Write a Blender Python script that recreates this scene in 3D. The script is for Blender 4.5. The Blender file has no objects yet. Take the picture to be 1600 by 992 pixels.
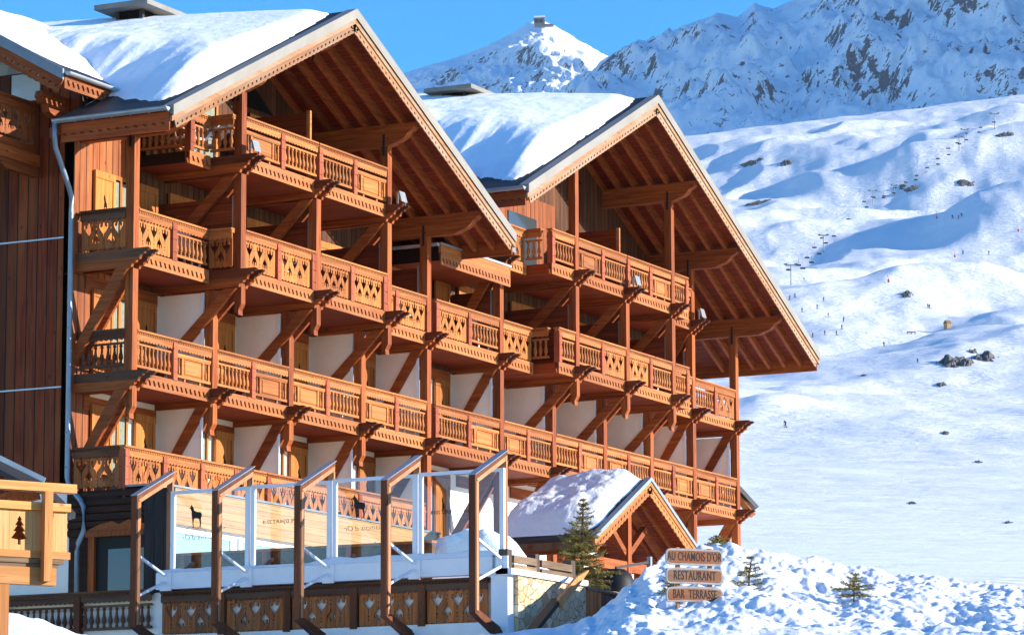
import bpy, bmesh, math, random
from mathutils import Vector, Matrix, noise
random.seed(7)
S = bpy.context.scene
COL = S.collection
RAD = math.radians

# ------------------------------------------------------------------ camera
CAM = Vector((-66.356, -43.298, -5.613))
F, PITCH, YAW, ROLL = 5466.0, 9.0955, 26.9096, -0.2197
def cam_axes():
    ya, pi, ro = RAD(YAW), RAD(PITCH), RAD(ROLL)
    fwd = Vector((math.cos(ya)*math.cos(pi), math.sin(ya)*math.cos(pi), math.sin(pi)))
    r = fwd.cross(Vector((0, 0, 1))).normalized(); u = r.cross(fwd)
    return r*math.cos(ro)+u*math.sin(ro), -r*math.sin(ro)+u*math.cos(ro), fwd
RX, UX, FX = cam_axes()
def at(px, py, D):
    """world point at a distance D along a direction (used to survey far things from the photograph)"""
    d = FX + RX*((px-800)/F) - UX*((py-496)/F)
    return CAM + d*D
cam = bpy.data.objects.new("camera", bpy.data.cameras.new("camera")); COL.objects.link(cam)
cam.matrix_world = Matrix(((RX.x, UX.x, -FX.x, CAM.x), (RX.y, UX.y, -FX.y, CAM.y), (RX.z, UX.z, -FX.z, CAM.z), (0, 0, 0, 1)))
cam.data.sensor_width = 36; cam.data.lens = F/1600*36
cam.data.clip_start = 0.5; cam.data.clip_end = 30000
S.camera = cam

# ------------------------------------------------------------------ light
SUN = Vector((.44, -1, .364)).normalized()
w = bpy.data.worlds.new("World"); S.world = w; w.use_nodes = True
nt = w.node_tree; nt.nodes.clear()
bg = nt.nodes.new('ShaderNodeBackground'); out = nt.nodes.new('ShaderNodeOutputWorld'); sky = nt.nodes.new('ShaderNodeTexSky')
sky.sky_type = 'NISHITA'; sky.sun_disc = False
sky.sun_elevation = math.asin(SUN.z); sky.sun_rotation = math.atan2(SUN.x, SUN.y)
sky.altitude = 2600; sky.air_density = 1.25; sky.dust_density = 0.15; sky.ozone_density = 3.0
hs = nt.nodes.new('ShaderNodeHueSaturation'); hs.inputs['Saturation'].default_value = 1.5; hs.inputs['Hue'].default_value = .508
nt.links.new(sky.outputs[0], hs.inputs['Color']); nt.links.new(hs.outputs[0], bg.inputs[0]); nt.links.new(bg.outputs[0], out.inputs[0]); bg.inputs[1].default_value = 0.13
sl = bpy.data.lights.new("sun", 'SUN'); sl.energy = 5.0; sl.angle = RAD(.53); sl.color = (1, .915, .79)
so = bpy.data.objects.new("sun", sl); COL.objects.link(so); so.location = (60, -120, 80)
so.rotation_euler = SUN.to_track_quat('Z', 'Y').to_euler()
S.view_settings.view_transform = 'Standard'; S.view_settings.look = 'None'; S.view_settings.gamma = 1
S.view_settings.exposure = 1.19

# ------------------------------------------------------------------ materials
def lin(c):
    return tuple(((v/255)/12.92 if v/255 <= .04045 else (((v/255)+.055)/1.055)**2.4) for v in c)+(1,)
class NB:
    def __init__(s, name, rough=.7, spec=.3):
        s.m = bpy.data.materials.new(name); s.m.use_nodes = True; s.t = s.m.node_tree
        s.b = s.t.nodes['Principled BSDF']; s.b.inputs['Roughness'].default_value = rough
        s.b.inputs['Specular IOR Level'].default_value = spec
    def n(s, typ, **k):
        o = s.t.nodes.new(typ)
        for a, b in k.items(): setattr(o, a, b)
        return o
    def l(s, a, b): s.t.links.new(a, b)
    def coord(s, kind='Object', scale=(1, 1, 1), rot=(0, 0, 0)):
        tc = s.n('ShaderNodeTexCoord'); mp = s.n('ShaderNodeMapping')
        mp.inputs['Scale'].default_value = scale; mp.inputs['Rotation'].default_value = rot
        if kind == 'World':
            g = s.n('ShaderNodeNewGeometry'); s.l(g.outputs['Position'], mp.inputs[0])
        else:
            oi = s.n('ShaderNodeObjectInfo'); ad = s.n('ShaderNodeVectorMath', operation='ADD')
            mu = s.n('ShaderNodeMath', operation='MULTIPLY'); mu.inputs[1].default_value = 37.0
            s.l(oi.outputs['Random'], mu.inputs[0]); s.l(tc.outputs['Object'], ad.inputs[0]); s.l(mu.outputs[0], ad.inputs[1])
            s.l(ad.outputs[0], mp.inputs[0])
        return mp.outputs[0]
    def noise(s, co, scale=1, detail=4, dist=0, rough=.55):
        q = s.n('ShaderNodeTexNoise'); q.inputs['Scale'].default_value = scale; q.inputs['Detail'].default_value = detail
        q.inputs['Distortion'].default_value = dist; q.inputs['Roughness'].default_value = rough
        s.l(co, q.inputs['Vector']); return q.outputs['Fac']
    def ramp(s, fac, stops, interp='LINEAR'):
        r = s.n('ShaderNodeValToRGB'); r.color_ramp.interpolation = interp
        while len(r.color_ramp.elements) < len(stops): r.color_ramp.elements.new(.5)
        for e, (p, c) in zip(r.color_ramp.elements, stops):
            e.position = p; e.color = c if len(c) == 4 else tuple(c)+(1,)
        s.l(fac, r.inputs[0]); return r.outputs[0]
    def mix(s, fac, a, b, mode='MIX'):
        q = s.n('ShaderNodeMix', data_type='RGBA', blend_type=mode)
        for sock, v in ((q.inputs[0], fac), (q.inputs[6], a), (q.inputs[7], b)):
            if hasattr(v, 'is_linked'): s.l(v, sock)
            elif isinstance(v, (int, float)): sock.default_value = v
            else: sock.default_value = v
        return q.outputs[2]
    def math(s, op, a, b=None):
        q = s.n('ShaderNodeMath', operation=op)
        for i, v in enumerate((a, b)):
            if v is None: continue
            if hasattr(v, 'is_linked'): s.l(v, q.inputs[i])
            else: q.inputs[i].default_value = v
        return q.outputs[0]
    def bump(s, h, strength=.3, dist=.02):
        q = s.n('ShaderNodeBump'); q.inputs['Strength'].default_value = strength; q.inputs['Distance'].default_value = dist
        s.l(h, q.inputs['Height']); s.l(q.outputs[0], s.b.inputs['Normal'])
    def color(s, c):
        if hasattr(c, 'is_linked'): s.l(c, s.b.inputs['Base Color'])
        else: s.b.inputs['Base Color'].default_value = c

def wood(name, c1, c2, axis='z', plank=0, paxis='x', gap=.07, weather=None, wamt=.5, rough=.68, vary=.5, gapcol=(8, 4, 3)):
    b = NB(name, rough, .25)
    sc = [14, 14, 14]; sc['xyz'.index(axis)] = .8
    co = b.coord('Object', sc)
    f = b.noise(co, 1, 7, .6, .62)
    col = b.ramp(f, [(.3, lin(c1)), (.68, lin(c2))])
    co2 = b.coord('Object', (1, 1, 1))
    big = b.noise(co2, 1.1, 3)
    col = b.mix(b.math('MULTIPLY', big, .5), col, b.ramp(big, [(.35, (.78, .74, .72)), (.65, (1.06, 1.04, 1.02))]), 'MULTIPLY')
    if weather:
        sc3 = [3, 3, 3]; sc3['xyz'.index(axis)] = .35
        wf = b.noise(b.coord('Object', sc3), 1, 5, .4)
        col = b.mix(b.ramp(wf, [(.5-.12, (0, 0, 0)), (.62, (wamt,)*3)]), col, lin(weather))
    scs = [26, 26, 26]; scs['xyz'.index(axis)] = .9
    st = b.noise(b.coord('Object', scs), 1, 4, .3, .7)
    col = b.mix(1.0, col, b.ramp(st, [(.30, (.62, .55, .52)), (.46, (1, 1, 1))]), 'MULTIPLY')
    sck = [3.2, 3.2, 3.2]; sck['xyz'.index(axis)] = 1.5
    kn = b.n('ShaderNodeTexVoronoi'); kn.inputs['Scale'].default_value = 1; b.l(b.coord('Object', sck), kn.inputs['Vector'])
    col = b.mix(1.0, col, b.ramp(kn.outputs['Distance'], [(.05, (.42, .34, .3)), (.10, (1, 1, 1))]), 'MULTIPLY')
    oi = b.n('ShaderNodeObjectInfo')
    col = b.mix(1.0, col, b.ramp(oi.outputs['Random'], [(0, (.70, .64, .62)), (.35, (.94, .92, .92)), (.7, (1.04, 1.04, 1.04)), (1, (1.20, 1.18, 1.08))]), 'MULTIPLY')
    h = f
    if plank:
        tc = b.n('ShaderNodeTexCoord'); sp = b.n('ShaderNodeSeparateXYZ'); b.l(tc.outputs['Object'], sp.inputs[0])
        q = b.math('DIVIDE', sp.outputs['XYZ'.index(paxis.upper())], plank)
        fr = b.math('FRACT', q); fl = b.math('FLOOR', q)
        wn = b.n('ShaderNodeTexWhiteNoise', noise_dimensions='1D'); b.l(fl, wn.inputs['W'])
        v = b.ramp(wn.outputs['Value'], [(0, (1-vary,)*3), (1, (1.0,)*3)])
        col = b.mix(1.0, col, v, 'MULTIPLY')
        edge = b.math('LESS_THAN', fr, gap)
        col = b.mix(edge, col, lin(gapcol))
        h = b.math('SUBTRACT', f, b.math('MULTIPLY', edge, 2.0))
    col = b.mix(1.0, col, (.71, .575, .45, 1), 'MULTIPLY')
    b.color(col); b.bump(h, .35, .012); return b.m

def plain(name, c, rough=.6, spec=.3, metal=0, var=.12, scale=3):
    b = NB(name, rough, spec); b.b.inputs['Metallic'].default_value = metal
    f = b.noise(b.coord('Object', (scale,)*3), 1, 5)
    a = tuple(v*(1-var) for v in lin(c)[:3])+(1,); d = tuple(min(1, v*(1+var)) for v in lin(c)[:3])+(1,)
    b.color(b.ramp(f, [(.3, a), (.7, d)])); return b.m

M = {}
RED1, RED2 = (130, 58, 20), (206, 122, 58)
for ax in 'xyz':
    M['beam_'+ax] = wood('stained_timber_'+ax, RED1, RED2, ax, weather=(150, 96, 60), wamt=.3)
M['beam_old'] = wood('weathered_beam', (92, 56, 40), (140, 92, 66), 'y', weather=(120, 104, 92), wamt=.6)
M['beam_dark'] = wood('dark_weathered_beam', (84, 38, 18), (138, 76, 42), 'y', weather=(110, 84, 66), wamt=.5)
M['honey_z'] = wood('honey_board_upright', (186, 104, 46), (244, 176, 96), 'z', weather=(176, 126, 82), wamt=.45, plank=.21, paxis='x', gap=.03, vary=.22, gapcol=(70, 36, 16))
M['honey_x'] = wood('honey_board_level', (166, 96, 48), (232, 162, 94), 'x', weather=(180, 136, 92), wamt=.5)
M['trim'] = wood('trim_board', (170, 98, 52), (222, 152, 92), 'x', weather=(190, 140, 96), wamt=.5)
M['newel'] = wood('rose_stained_newel', (160, 80, 58), (200, 122, 92), 'z')
M['old_carved'] = wood('weathered_carved_board', (170, 90, 40), (240, 154, 80), 'z', plank=.21, paxis='x', gap=.03, vary=.3, weather=(150, 124, 104), wamt=.5)
M['old_rail'] = wood('weathered_rail', (74, 40, 22), (128, 78, 44), 'x', weather=(128, 112, 100), wamt=.7)
M['soffit'] = wood('soffit_board', (146, 62, 18), (200, 98, 34), 'y', plank=.13, paxis='x', gap=.06, vary=.25, gapcol=(40, 14, 6))
M['soffit_x'] = wood('roof_soffit_board', (136, 52, 16), (190, 88, 30), 'y', plank=.12, paxis='x', gap=.09, vary=.25, gapcol=(40, 14, 6))
M['plank_dark'] = wood('dark_larch_cladding', (100, 30, 8), (200, 92, 36), 'z', plank=.28, paxis='y', gap=.1, vary=.75, weather=(196, 116, 62), wamt=.75)
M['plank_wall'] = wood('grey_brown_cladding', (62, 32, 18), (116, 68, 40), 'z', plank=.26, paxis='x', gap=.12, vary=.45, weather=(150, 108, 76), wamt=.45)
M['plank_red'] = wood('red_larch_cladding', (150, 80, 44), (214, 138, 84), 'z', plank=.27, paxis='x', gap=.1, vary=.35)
M['log'] = wood('dark_log', (36, 20, 12), (84, 48, 30), 'y', weather=(70, 60, 56), wamt=.4)
M['screen'] = wood('screen_plank', (112, 48, 16), (164, 80, 32), 'y', plank=.17, paxis='z', gap=.06, vary=.3)
M['shutter'] = wood('shutter_board', (204, 128, 60), (242, 178, 98), 'z', plank=.16, paxis='x', gap=.05, vary=.15, gapcol=(90, 44, 18))
M['larch'] = wood('fresh_larch', (206, 172, 128), (228, 202, 166), 'x', plank=.17, paxis='z', gap=.04, vary=.16, gapcol=(120, 80, 40))
M['larch_z'] = wood('fresh_larch_upright', (228, 186, 132), (250, 222, 172), 'z', plank=.16, paxis='x', gap=.025, vary=.14, gapcol=(150, 96, 50))
M['larch_b'] = wood('fresh_larch_beam', (224, 166, 104), (246, 204, 146), 'x')
M['larch_p'] = wood('fresh_larch_post', (214, 152, 92), (242, 194, 134), 'z')
M['greywood_x'] = wood('grey_fence_rail', (120, 108, 94), (176, 164, 148), 'x')
M['greywood_z'] = wood('grey_fence_post', (78, 74, 72), (128, 122, 116), 'z')
M['fascia'] = wood('bleached_rake_board', (150, 138, 122), (186, 176, 160), 'x', weather=(182, 122, 76), wamt=.6)
M['fret'] = wood('bleached_fretted_board', (160, 118, 84), (204, 164, 126), 'x', weather=(186, 178, 168), wamt=.8)
M['rakecap'] = plain('oxidised_zinc_rake', (134, 130, 124), .6, .3, .15, .12, 1.2)
M['fascia_o'] = wood('orange_eave_board', (156, 68, 26), (204, 108, 50), 'x')
M['frame_side'] = wood('shaded_frame_timber', (86, 46, 26), (136, 82, 50), 'z', weather=(150, 100, 64), wamt=.4)  # darker copy: the frames' shaded side put into the colour
M['frame_lit'] = wood('sunlit_frame_timber', (178, 140, 112), (210, 176, 148), 'z', weather=(196, 130, 84), wamt=.5)  # pale copy of the frame timber: sunlight on its faces put into the colour
M['black_plank'] = wood('charred_board', (32, 32, 36), (66, 66, 74), 'z')
M['plaster'] = plain('white_plaster', (244, 234, 224), .85, .2, var=.04)
M['white'] = plain('white_paint', (226, 228, 232), .5, .4, var=.04)
M['zinc'] = plain('zinc', (176, 184, 192), .42, .5, .55, .12, 2)
M['zinc_blue'] = plain('zinc_pipe', (132, 148, 164), .45, .5, .35, .12, 2)
M['metal_dark'] = plain('dark_metal', (40, 41, 45), .6, .3, .2)
M['steel'] = plain('galvanised_steel', (140, 146, 154), .5, .5, .5)
M['chimney'] = plain('lead_cladding', (120, 118, 114), .6, .4, .2, .2, 1.5)
M['black'] = plain('black_fabric', (14, 15, 17), .6, .3)
M['interior'] = plain('dark_interior', (22, 18, 16), .9, .1)
M['decal'] = plain('black_decal', (26, 26, 28), .6, .3)
M['flood'] = plain('floodlight_housing', (136, 140, 144), .4, .5, .2)
M['curtain'] = plain('net_curtain', (132, 138, 126), .9, .1, var=.15, scale=9)
M['cap_grey'] = plain('grey_flashing', (126, 132, 140), .5, .4, .3)
M['red'] = plain('red_padding', (200, 40, 36), .7)
M['ski_dark'] = plain('dark_ski_clothing', (34, 36, 48), .8)
M['ski_red'] = plain('red_ski_clothing', (120, 34, 40), .8)
M['ski_blue'] = plain('blue_ski_clothing', (40, 66, 120), .8)
M['skin'] = plain('skin', (200, 150, 120), .7)
M['sat'] = plain('grey_terrace_floor', (128, 128, 132), .8)
M['pale_panel'] = plain('pale_sheet', (196, 206, 216), .6)
M['tint'] = plain('pale_window', (150, 178, 180), .1, .6)

def glass(name, tint=(.93, .96, .96), mixf=.1):
    b = NB(name); tr = b.n('ShaderNodeBsdfTransparent'); gl = b.n('ShaderNodeBsdfGlossy'); mx = b.n('ShaderNodeMixShader')
    tr.inputs[0].default_value = tint+(1,); gl.inputs['Roughness'].default_value = .03; gl.inputs[0].default_value = (.9, .95, 1, 1)
    fr = b.n('ShaderNodeFresnel'); fr.inputs[0].default_value = 1.45
    b.l(b.math('ADD', b.math('MULTIPLY', fr.outputs[0], .5), mixf*.2), mx.inputs[0]); b.l(tr.outputs[0], mx.inputs[1]); b.l(gl.outputs[0], mx.inputs[2])
    b.l(mx.outputs[0], b.t.nodes['Material Output'].inputs[0]); return b.m
M['glass'] = glass('clear_glass')
b = NB('window_glass', .06, .7); b.color((.05, .06, .07, 1)); M['pane'] = b.m

def snow(name, bump=.5, scale=6, dist=.06, base=(.9, .92, .95), dirt=None):
    b = NB(name, .65, .2)
    co = b.coord('World')
    f = b.noise(co, scale, 8, .3, .6)
    f2 = b.noise(co, scale*.23, 4)
    c = b.ramp(f2, [(.35, tuple(v*.97 for v in base)), (.65, base)])
    if dirt: c = b.mix(b.ramp(b.noise(co, scale*.6, 6), [(.56, (0, 0, 0)), (.8, (.25,)*3)]), c, lin(dirt))
    b.color(c); b.bump(b.math('ADD', f, f2), bump, dist); return b.m
M['snow_roof'] = snow('roof_snow', .3, 3.2, .10)
M['snow_near'] = snow('ploughed_snow', .5, 14, .04, (.80, .815, .835), (170, 160, 150))
M['snow_melt'] = snow('melting_snow', .6, 3, .15)

def stone():
    b = NB('rubble_stone', .85, .2)
    co = b.coord('World', (4.3, 4.3, 5.2))
    v = b.n('ShaderNodeTexVoronoi', feature='DISTANCE_TO_EDGE'); v2 = b.n('ShaderNodeTexVoronoi')
    nz = b.n('ShaderNodeTexNoise'); nz.inputs['Scale'].default_value = 2.2; b.l(co, nz.inputs['Vector'])
    ad = b.n('ShaderNodeVectorMath', operation='MULTIPLY_ADD'); ad.inputs[1].default_value = (.35,)*3
    b.l(nz.outputs['Color'], ad.inputs[0]); b.l(co, ad.inputs[2])
    for q in (v, v2): q.inputs['Scale'].default_value = 1; b.l(ad.outputs[0], q.inputs['Vector'])
    sp = b.n('ShaderNodeSeparateColor'); b.l(v2.outputs['Color'], sp.inputs[0])
    c = b.ramp(sp.outputs[0], [(0, lin((176, 150, 112))), (.3, lin((214, 192, 150))), (.55, lin((196, 176, 142))), (.8, lin((222, 206, 172))), (1, lin((184, 132, 92)))])
    c = b.mix(.3, c, b.ramp(b.noise(co, 3, 6), [(.3, (.5, .5, .5)), (.7, (1, 1, 1))]), 'MULTIPLY')
    e = b.ramp(v.outputs['Distance'], [(.012, (0, 0, 0)), (.045, (1, 1, 1))])
    b.color(b.mix(e, lin((122, 110, 92)), c)); b.bump(e, .7, .03); return b.m
M['stone'] = stone()

def mountain(name, rock_amt=.5, big=.007, fine=.08, steep=.80):
    b = NB(name, .8, .15)
    co = b.coord('World')
    g = b.n('ShaderNodeNewGeometry'); sp = b.n('ShaderNodeSeparateXYZ'); b.l(g.outputs['Normal'], sp.inputs[0])
    n1 = b.noise(co, big, 4, .8, .6); n2 = b.noise(b.coord('World', (1, 1, .45)), fine, 9, .5, .68); n3 = b.noise(co, fine*5, 6, .2, .6)
    # rock shows where the ground is steep, in ragged clusters
    s1 = b.math('MULTIPLY', b.math('SUBTRACT', steep, sp.outputs['Z']), 1.8)
    v = b.math('ADD', s1, b.math('MULTIPLY', b.math('SUBTRACT', n1, .5), 3.0))
    v = b.math('ADD', v, b.math('MULTIPLY', b.math('SUBTRACT', n2, .5), 4.2))
    v = b.math('ADD', v, b.math('MULTIPLY', b.math('SUBTRACT', n3, .5), 1.0))
    m_ = b.ramp(b.math('ADD', v, rock_amt), [(.46, (0, 0, 0)), (.56, (1, 1, 1))])
    rock = b.ramp(n3, [(.3, lin((48, 52, 66))), (.7, lin((98, 98, 106)))])
    b.color(b.mix(m_, (.9, .92, .95, 1), rock))
    b.bump(b.math('ADD', b.math('MULTIPLY', n2, 1.0), b.math('MULTIPLY', n3, .2)), .6, 8); return b.m
M['mountain'] = mountain('rocky_mountain', -.10)
M['mountain_far'] = mountain('far_rocky_mountain', -.04)

def slope_mat():
    b = NB('ski_slope_snow', .7, .2)
    co = b.coord('World')
    cd = b.n('ShaderNodeCameraData')
    n1 = b.noise(co, .35, 8, .5, .65); n2 = b.noise(co, .06, 6, .3); n3 = b.noise(co, .018, 5)
    g = b.n('ShaderNodeNewGeometry'); sp = b.n('ShaderNodeSeparateXYZ'); b.l(g.outputs['Normal'], sp.inputs[0])
    b.color((.86, .875, .90, 1))
    h = b.math('ADD', b.math('MULTIPLY', n1, .35), b.math('ADD', b.math('MULTIPLY', n2, 1.6), b.math('MULTIPLY', n3, 3)))
    tr1 = b.noise(b.coord('World', (1.1, .07, .5), (0, 0, RAD(38))), 1, 5, 1.2); tr2 = b.noise(b.coord('World', (.9, .06, .5), (0, 0, RAD(-8))), 1, 5, 1.5)
    h = b.math('ADD', h, b.math('MULTIPLY', b.math('ADD', tr1, tr2), .8))
    vd = b.n('ShaderNodeVectorMath', operation='DISTANCE'); vd.inputs[1].default_value = tuple(CAM); b.l(g.outputs['Position'], vd.inputs[0])
    k = b.n('ShaderNodeMapRange'); k.inputs[1].default_value = 150; k.inputs[2].default_value = 900; k.inputs[3].default_value = .25; k.inputs[4].default_value = 1; b.l(vd.outputs['Value'], k.inputs[0])
    b.bump(b.math('MULTIPLY', h, k.outputs[0]), .85, 1.5); return b.m
M['slope'] = slope_mat()
M['rock'] = plain('grey_rock', (92, 88, 86), .9, .2, var=.4, scale=.6)

def needles(name, a, c):
    b = NB(name, .7, .2); b.color(b.ramp(b.noise(b.coord('World', (5, 5, 5)), 1, 3), [(.3, lin(a)), (.7, lin(c))])); return b.m
M['needle'] = needles('spruce_needles', (96, 90, 44), (156, 142, 82))
M['bark'] = plain('spruce_bark', (92, 72, 54), .9)
M['firewood'] = plain('firewood_ends', (196, 156, 116), .9, var=.35, scale=9)

# ------------------------------------------------------------------ mesh builder
class MB:
    def __init__(s): s.v = []; s.f = []
    def add(s, vs, fs):
        o = len(s.v); s.v += [tuple(v) for v in vs]; s.f += [tuple(i+o for i in f) for f in fs]; return s
    def box(s, x0, x1, y0, y1, z0, z1):
        vs = [(x, y, z) for x in (x0, x1) for y in (y0, y1) for z in (z0, z1)]
        return s.add(vs, [(0, 1, 3, 2), (4, 6, 7, 5), (0, 4, 5, 1), (2, 3, 7, 6), (0, 2, 6, 4), (1, 5, 7, 3)])
    def hexa(s, a, b):
        """two quads a, b (matching order) joined to a solid"""
        return s.add(list(a)+list(b), [(3, 2, 1, 0), (4, 5, 6, 7)]+[(i, (i+1) % 4, 4+(i+1) % 4, 4+i) for i in range(4)])
    def beam(s, p, q, wd, ht, up=(0, 0, 1)):
        p, q = Vector(p), Vector(q); d = (q-p).normalized(); u = Vector(up)
        r = d.cross(u).normalized(); u = r.cross(d)
        c = lambda o: [o+r*(a*wd/2)+u*(e*ht/2) for a, e in ((-1, -1), (1, -1), (1, 1), (-1, 1))]
        return s.hexa(c(p), c(q))
    def prism(s, poly, axis, a, b):
        """polygon in the plane normal to axis, extruded from a to b"""
        n = len(poly)
        def P(u, v, w_): return {'x': (w_, u, v), 'y': (u, w_, v), 'z': (u, v, w_)}[axis]
        vs = [P(u, v, a) for u, v in poly]+[P(u, v, b) for u, v in poly]
        return s.add(vs, [tuple(range(n)), tuple(reversed(range(n, 2*n)))]+[(i, i+n, (i+1) % n+n, (i+1) % n) for i in range(n)])
    def tube(s, pts, r, seg=8, taper=None):
        pts = [Vector(p) for p in pts]; n = len(pts); rings = []
        for i, p in enumerate(pts):
            d = (pts[min(i+1, n-1)]-pts[max(i-1, 0)]).normalized()
            a = d.orthogonal().normalized() if abs(d.z) > .99 else d.cross(Vector((0, 0, 1))).normalized(); e = d.cross(a)
            rr = r if taper is None else r*(1+(taper-1)*i/max(1, n-1))
            rings.append([p+a*math.cos(2*math.pi*k/seg)*rr+e*math.sin(2*math.pi*k/seg)*rr for k in range(seg)])
        vs = [v for R_ in rings for v in R_]
        fs = [(i*seg+k, i*seg+(k+1) % seg, (i+1)*seg+(k+1) % seg, (i+1)*seg+k) for i in range(n-1) for k in range(seg)]
        fs += [tuple(range(seg)), tuple(reversed(range((n-1)*seg, n*seg)))]
        return s.add(vs, fs)
    def lathe(s, cx, cy, prof, seg=8):
        vs = [(cx+r*math.cos(2*math.pi*k/seg), cy+r*math.sin(2*math.pi*k/seg), z) for r, z in prof for k in range(seg)]
        n = len(prof)
        return s.add(vs, [(i*seg+k, i*seg+(k+1) % seg, (i+1)*seg+(k+1) % seg, (i+1)*seg+k) for i in range(n-1) for k in range(seg)])
    def grid(s, nu, nv, fn):
        vs = [fn(i, j) for i in range(nu) for j in range(nv)]
        return s.add(vs, [(i*nv+j, (i+1)*nv+j, (i+1)*nv+j+1, i*nv+j+1) for i in range(nu-1) for j in range(nv-1)])
    def mesh(s, name, mat, smooth=False, fix=True):
        me = bpy.data.meshes.new(name); me.from_pydata(s.v, [], s.f); me.materials.append(mat)
        if fix:
            bm = bmesh.new(); bm.from_mesh(me); bmesh.ops.recalc_face_normals(bm, faces=bm.faces); bm.to_mesh(me); bm.free()
        if smooth: me.polygons.foreach_set('use_smooth', [True]*len(me.polygons))
        me.update(); return me
    def build(s, name, mat, parent=None, smooth=False, fix=True):
        return link(name, s.mesh(name, mat, smooth, fix), parent)

def link(name, me, parent=None, loc=None, rot=None, scale=None):
    o = bpy.data.objects.new(name, me); COL.objects.link(o)
    if parent: o.parent = parent
    if loc: o.location = loc
    if rot: o.rotation_euler = rot
    if scale: o.scale = scale
    return o
def tag(o, label=None, cat=None, group=None, kind=None):
    if label: o['label'] = label
    if cat: o['category'] = cat
    if group: o['group'] = group
    if kind: o['kind'] = kind
    return o
def thing(name, label, cat, loc=(0, 0, 0), group=None, rot=None):
    o = link(name, None, None, loc, rot); tag(o, label, cat, group); return o

def curve_mesh(name, outer, holes, thick, mat):
    """flat board with cut-outs in local x-z, front at y=-thick/2"""
    cu = bpy.data.curves.new(name, 'CURVE'); cu.dimensions = '2D'; cu.fill_mode = 'BOTH'; cu.extrude = thick/2
    for poly in [outer]+holes:
        sp = cu.splines.new('POLY'); sp.points.add(len(poly)-1); sp.use_cyclic_u = True
        for p, (x, y) in zip(sp.points, poly): p.co = (x, y, 0, 1)
    o = bpy.data.objects.new(name, cu); COL.objects.link(o)
    dg = bpy.context.evaluated_depsgraph_get()
    me = bpy.data.meshes.new_from_object(o.evaluated_get(dg)); me.name = name
    bpy.data.objects.remove(o); bpy.data.curves.remove(cu)
    me.transform(Matrix.Rotation(math.pi/2, 4, 'X')); me.materials.clear(); me.materials.append(mat); return me

# ================================================================== HOTEL
PX = [-0.17, 3.29, 6.83, 10.43, 13.95, 18.16, 21.39, 24.74, 27.98, 31.12, 34.48]
RA, RB, RC, RD = 4.06, 6.75, 9.55, 12.29
YW, YO = 1.45, -.75                      # room wall, outer balcony line
SL = .487                                # roof pitch (rise per metre)
hotel = thing('alpine_hotel', 'large red-brown timber chalet hotel with two snowy gables and four tiers of carved balconies', 'hotel')

_cache = {}
def scallop(L, top, bot, amp, per):
    n = max(2, round(L/per)); pts = [(0, top), (0, bot)]
    for i in range(n*4+1):
        t = i/(n*4); ph = (t*n) % 1
        pts.append((t*L, bot-amp*abs(math.sin(math.pi*ph))))
    pts += [(L, bot), (L, top)]
    return pts[:2]+pts[2:]
UP = [(0, -.21), (.018, -.09), (.085, -.01), (.122, .06), (.125, .115), (.095, .145), (.07, .12), (.09, .09), (.07, .05), (.035, .075), (.03, .13), (.012, .16), (0, .215)]
def motif(cx, cz, s, flip=False):
    r = [(x*s, z*s) for x, z in UP]; l_ = [(-x, z) for x, z in reversed(r[1:-1])]
    p = r+l_
    return [(cx+x, cz+(-z if flip else z)) for x, z in p]
def circ(cx, cz, r, n=6):
    return [(cx+r*math.cos(2*math.pi*i/n), cz+r*math.sin(2*math.pi*i/n)) for i in range(n)]
def carved(L, mat='honey_z'):
    k = ('c', round(L, 1), mat)
    if k not in _cache:
        n = max(1, round(L/.42)); pit = L/n; holes = []
        for i in range(n):
            cx = (i+.5)*pit
            holes.append(motif(cx, -.465, 1.08)); holes.append(circ(cx, -.72, .022)); holes.append(circ(cx, -.79, .018))
            if i < n-1:
                holes.append(motif(cx+pit/2, -.645, .86, True)); holes.append(circ(cx+pit/2, -.43, .022)); holes.append(circ(cx+pit/2, -.34, .016))
        out = scallop(L, -.2, -.90, .035, .14)
        _cache[k] = curve_mesh('carved_panel', out, holes, .03, M[mat])
    return _cache[k]
def frieze(L, mat='honey_x'):
    k = ('f', round(L, 2), mat)
    if k not in _cache: _cache[k] = curve_mesh('frieze', scallop(L, -.1, -.225, .035, .13), [], .03, M[mat])
    return _cache[k]
def trim(L, mat='trim'):
    k = ('t', round(L, 2), mat)
    if k not in _cache:
        n = max(2, round((L-.1)/.19)); pit = (L-.1)/n
        holes = [[(.05+(i+.18)*pit, -1.10), (.05+(i+.58)*pit, -1.10), (.05+(i+.86)*pit, -1.225), (.05+(i+.46)*pit, -1.225)] for i in range(n)]
        _cache[k] = curve_mesh('trim_board', [(0, -.97), (0, -1.30), (L, -1.30), (L, -.97)], holes, .035, M[mat])
    return _cache[k]
def handrail(L, mat='honey_x'):
    k = ('h', round(L, 2), mat)
    if k not in _cache:
        m = MB().box(0, L, -.10, .09, -.045, 0).box(0, L, -.062, .05, -.115, -.047)
        n = round(L/.075)
        for i in range(n):
            x = (i+.25)*L/n; m.add([(x, -.085, -.105), (x+.036, -.085, -.105), (x+.05, -.085, -.06), (x+.014, -.085, -.06), (x, -.063, -.105), (x+.036, -.063, -.105), (x+.05, -.063, -.06), (x+.014, -.063, -.06)],
                                   [(0, 1, 2, 3), (0, 4, 5, 1), (3, 2, 6, 7), (0, 3, 7, 4), (1, 5, 6, 2)])
        _cache[k] = m.mesh('handrail', M[mat])
    return _cache[k]
BAL = [(.028, -.80), (.04, -.79), (.04, -.765), (.026, -.755), (.034, -.73), (.055, -.67), (.05, -.61), (.034, -.54), (.026, -.45), (.03, -.42), (.042, -.41), (.042, -.385), (.03, -.375), (.034, -.35)]
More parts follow.
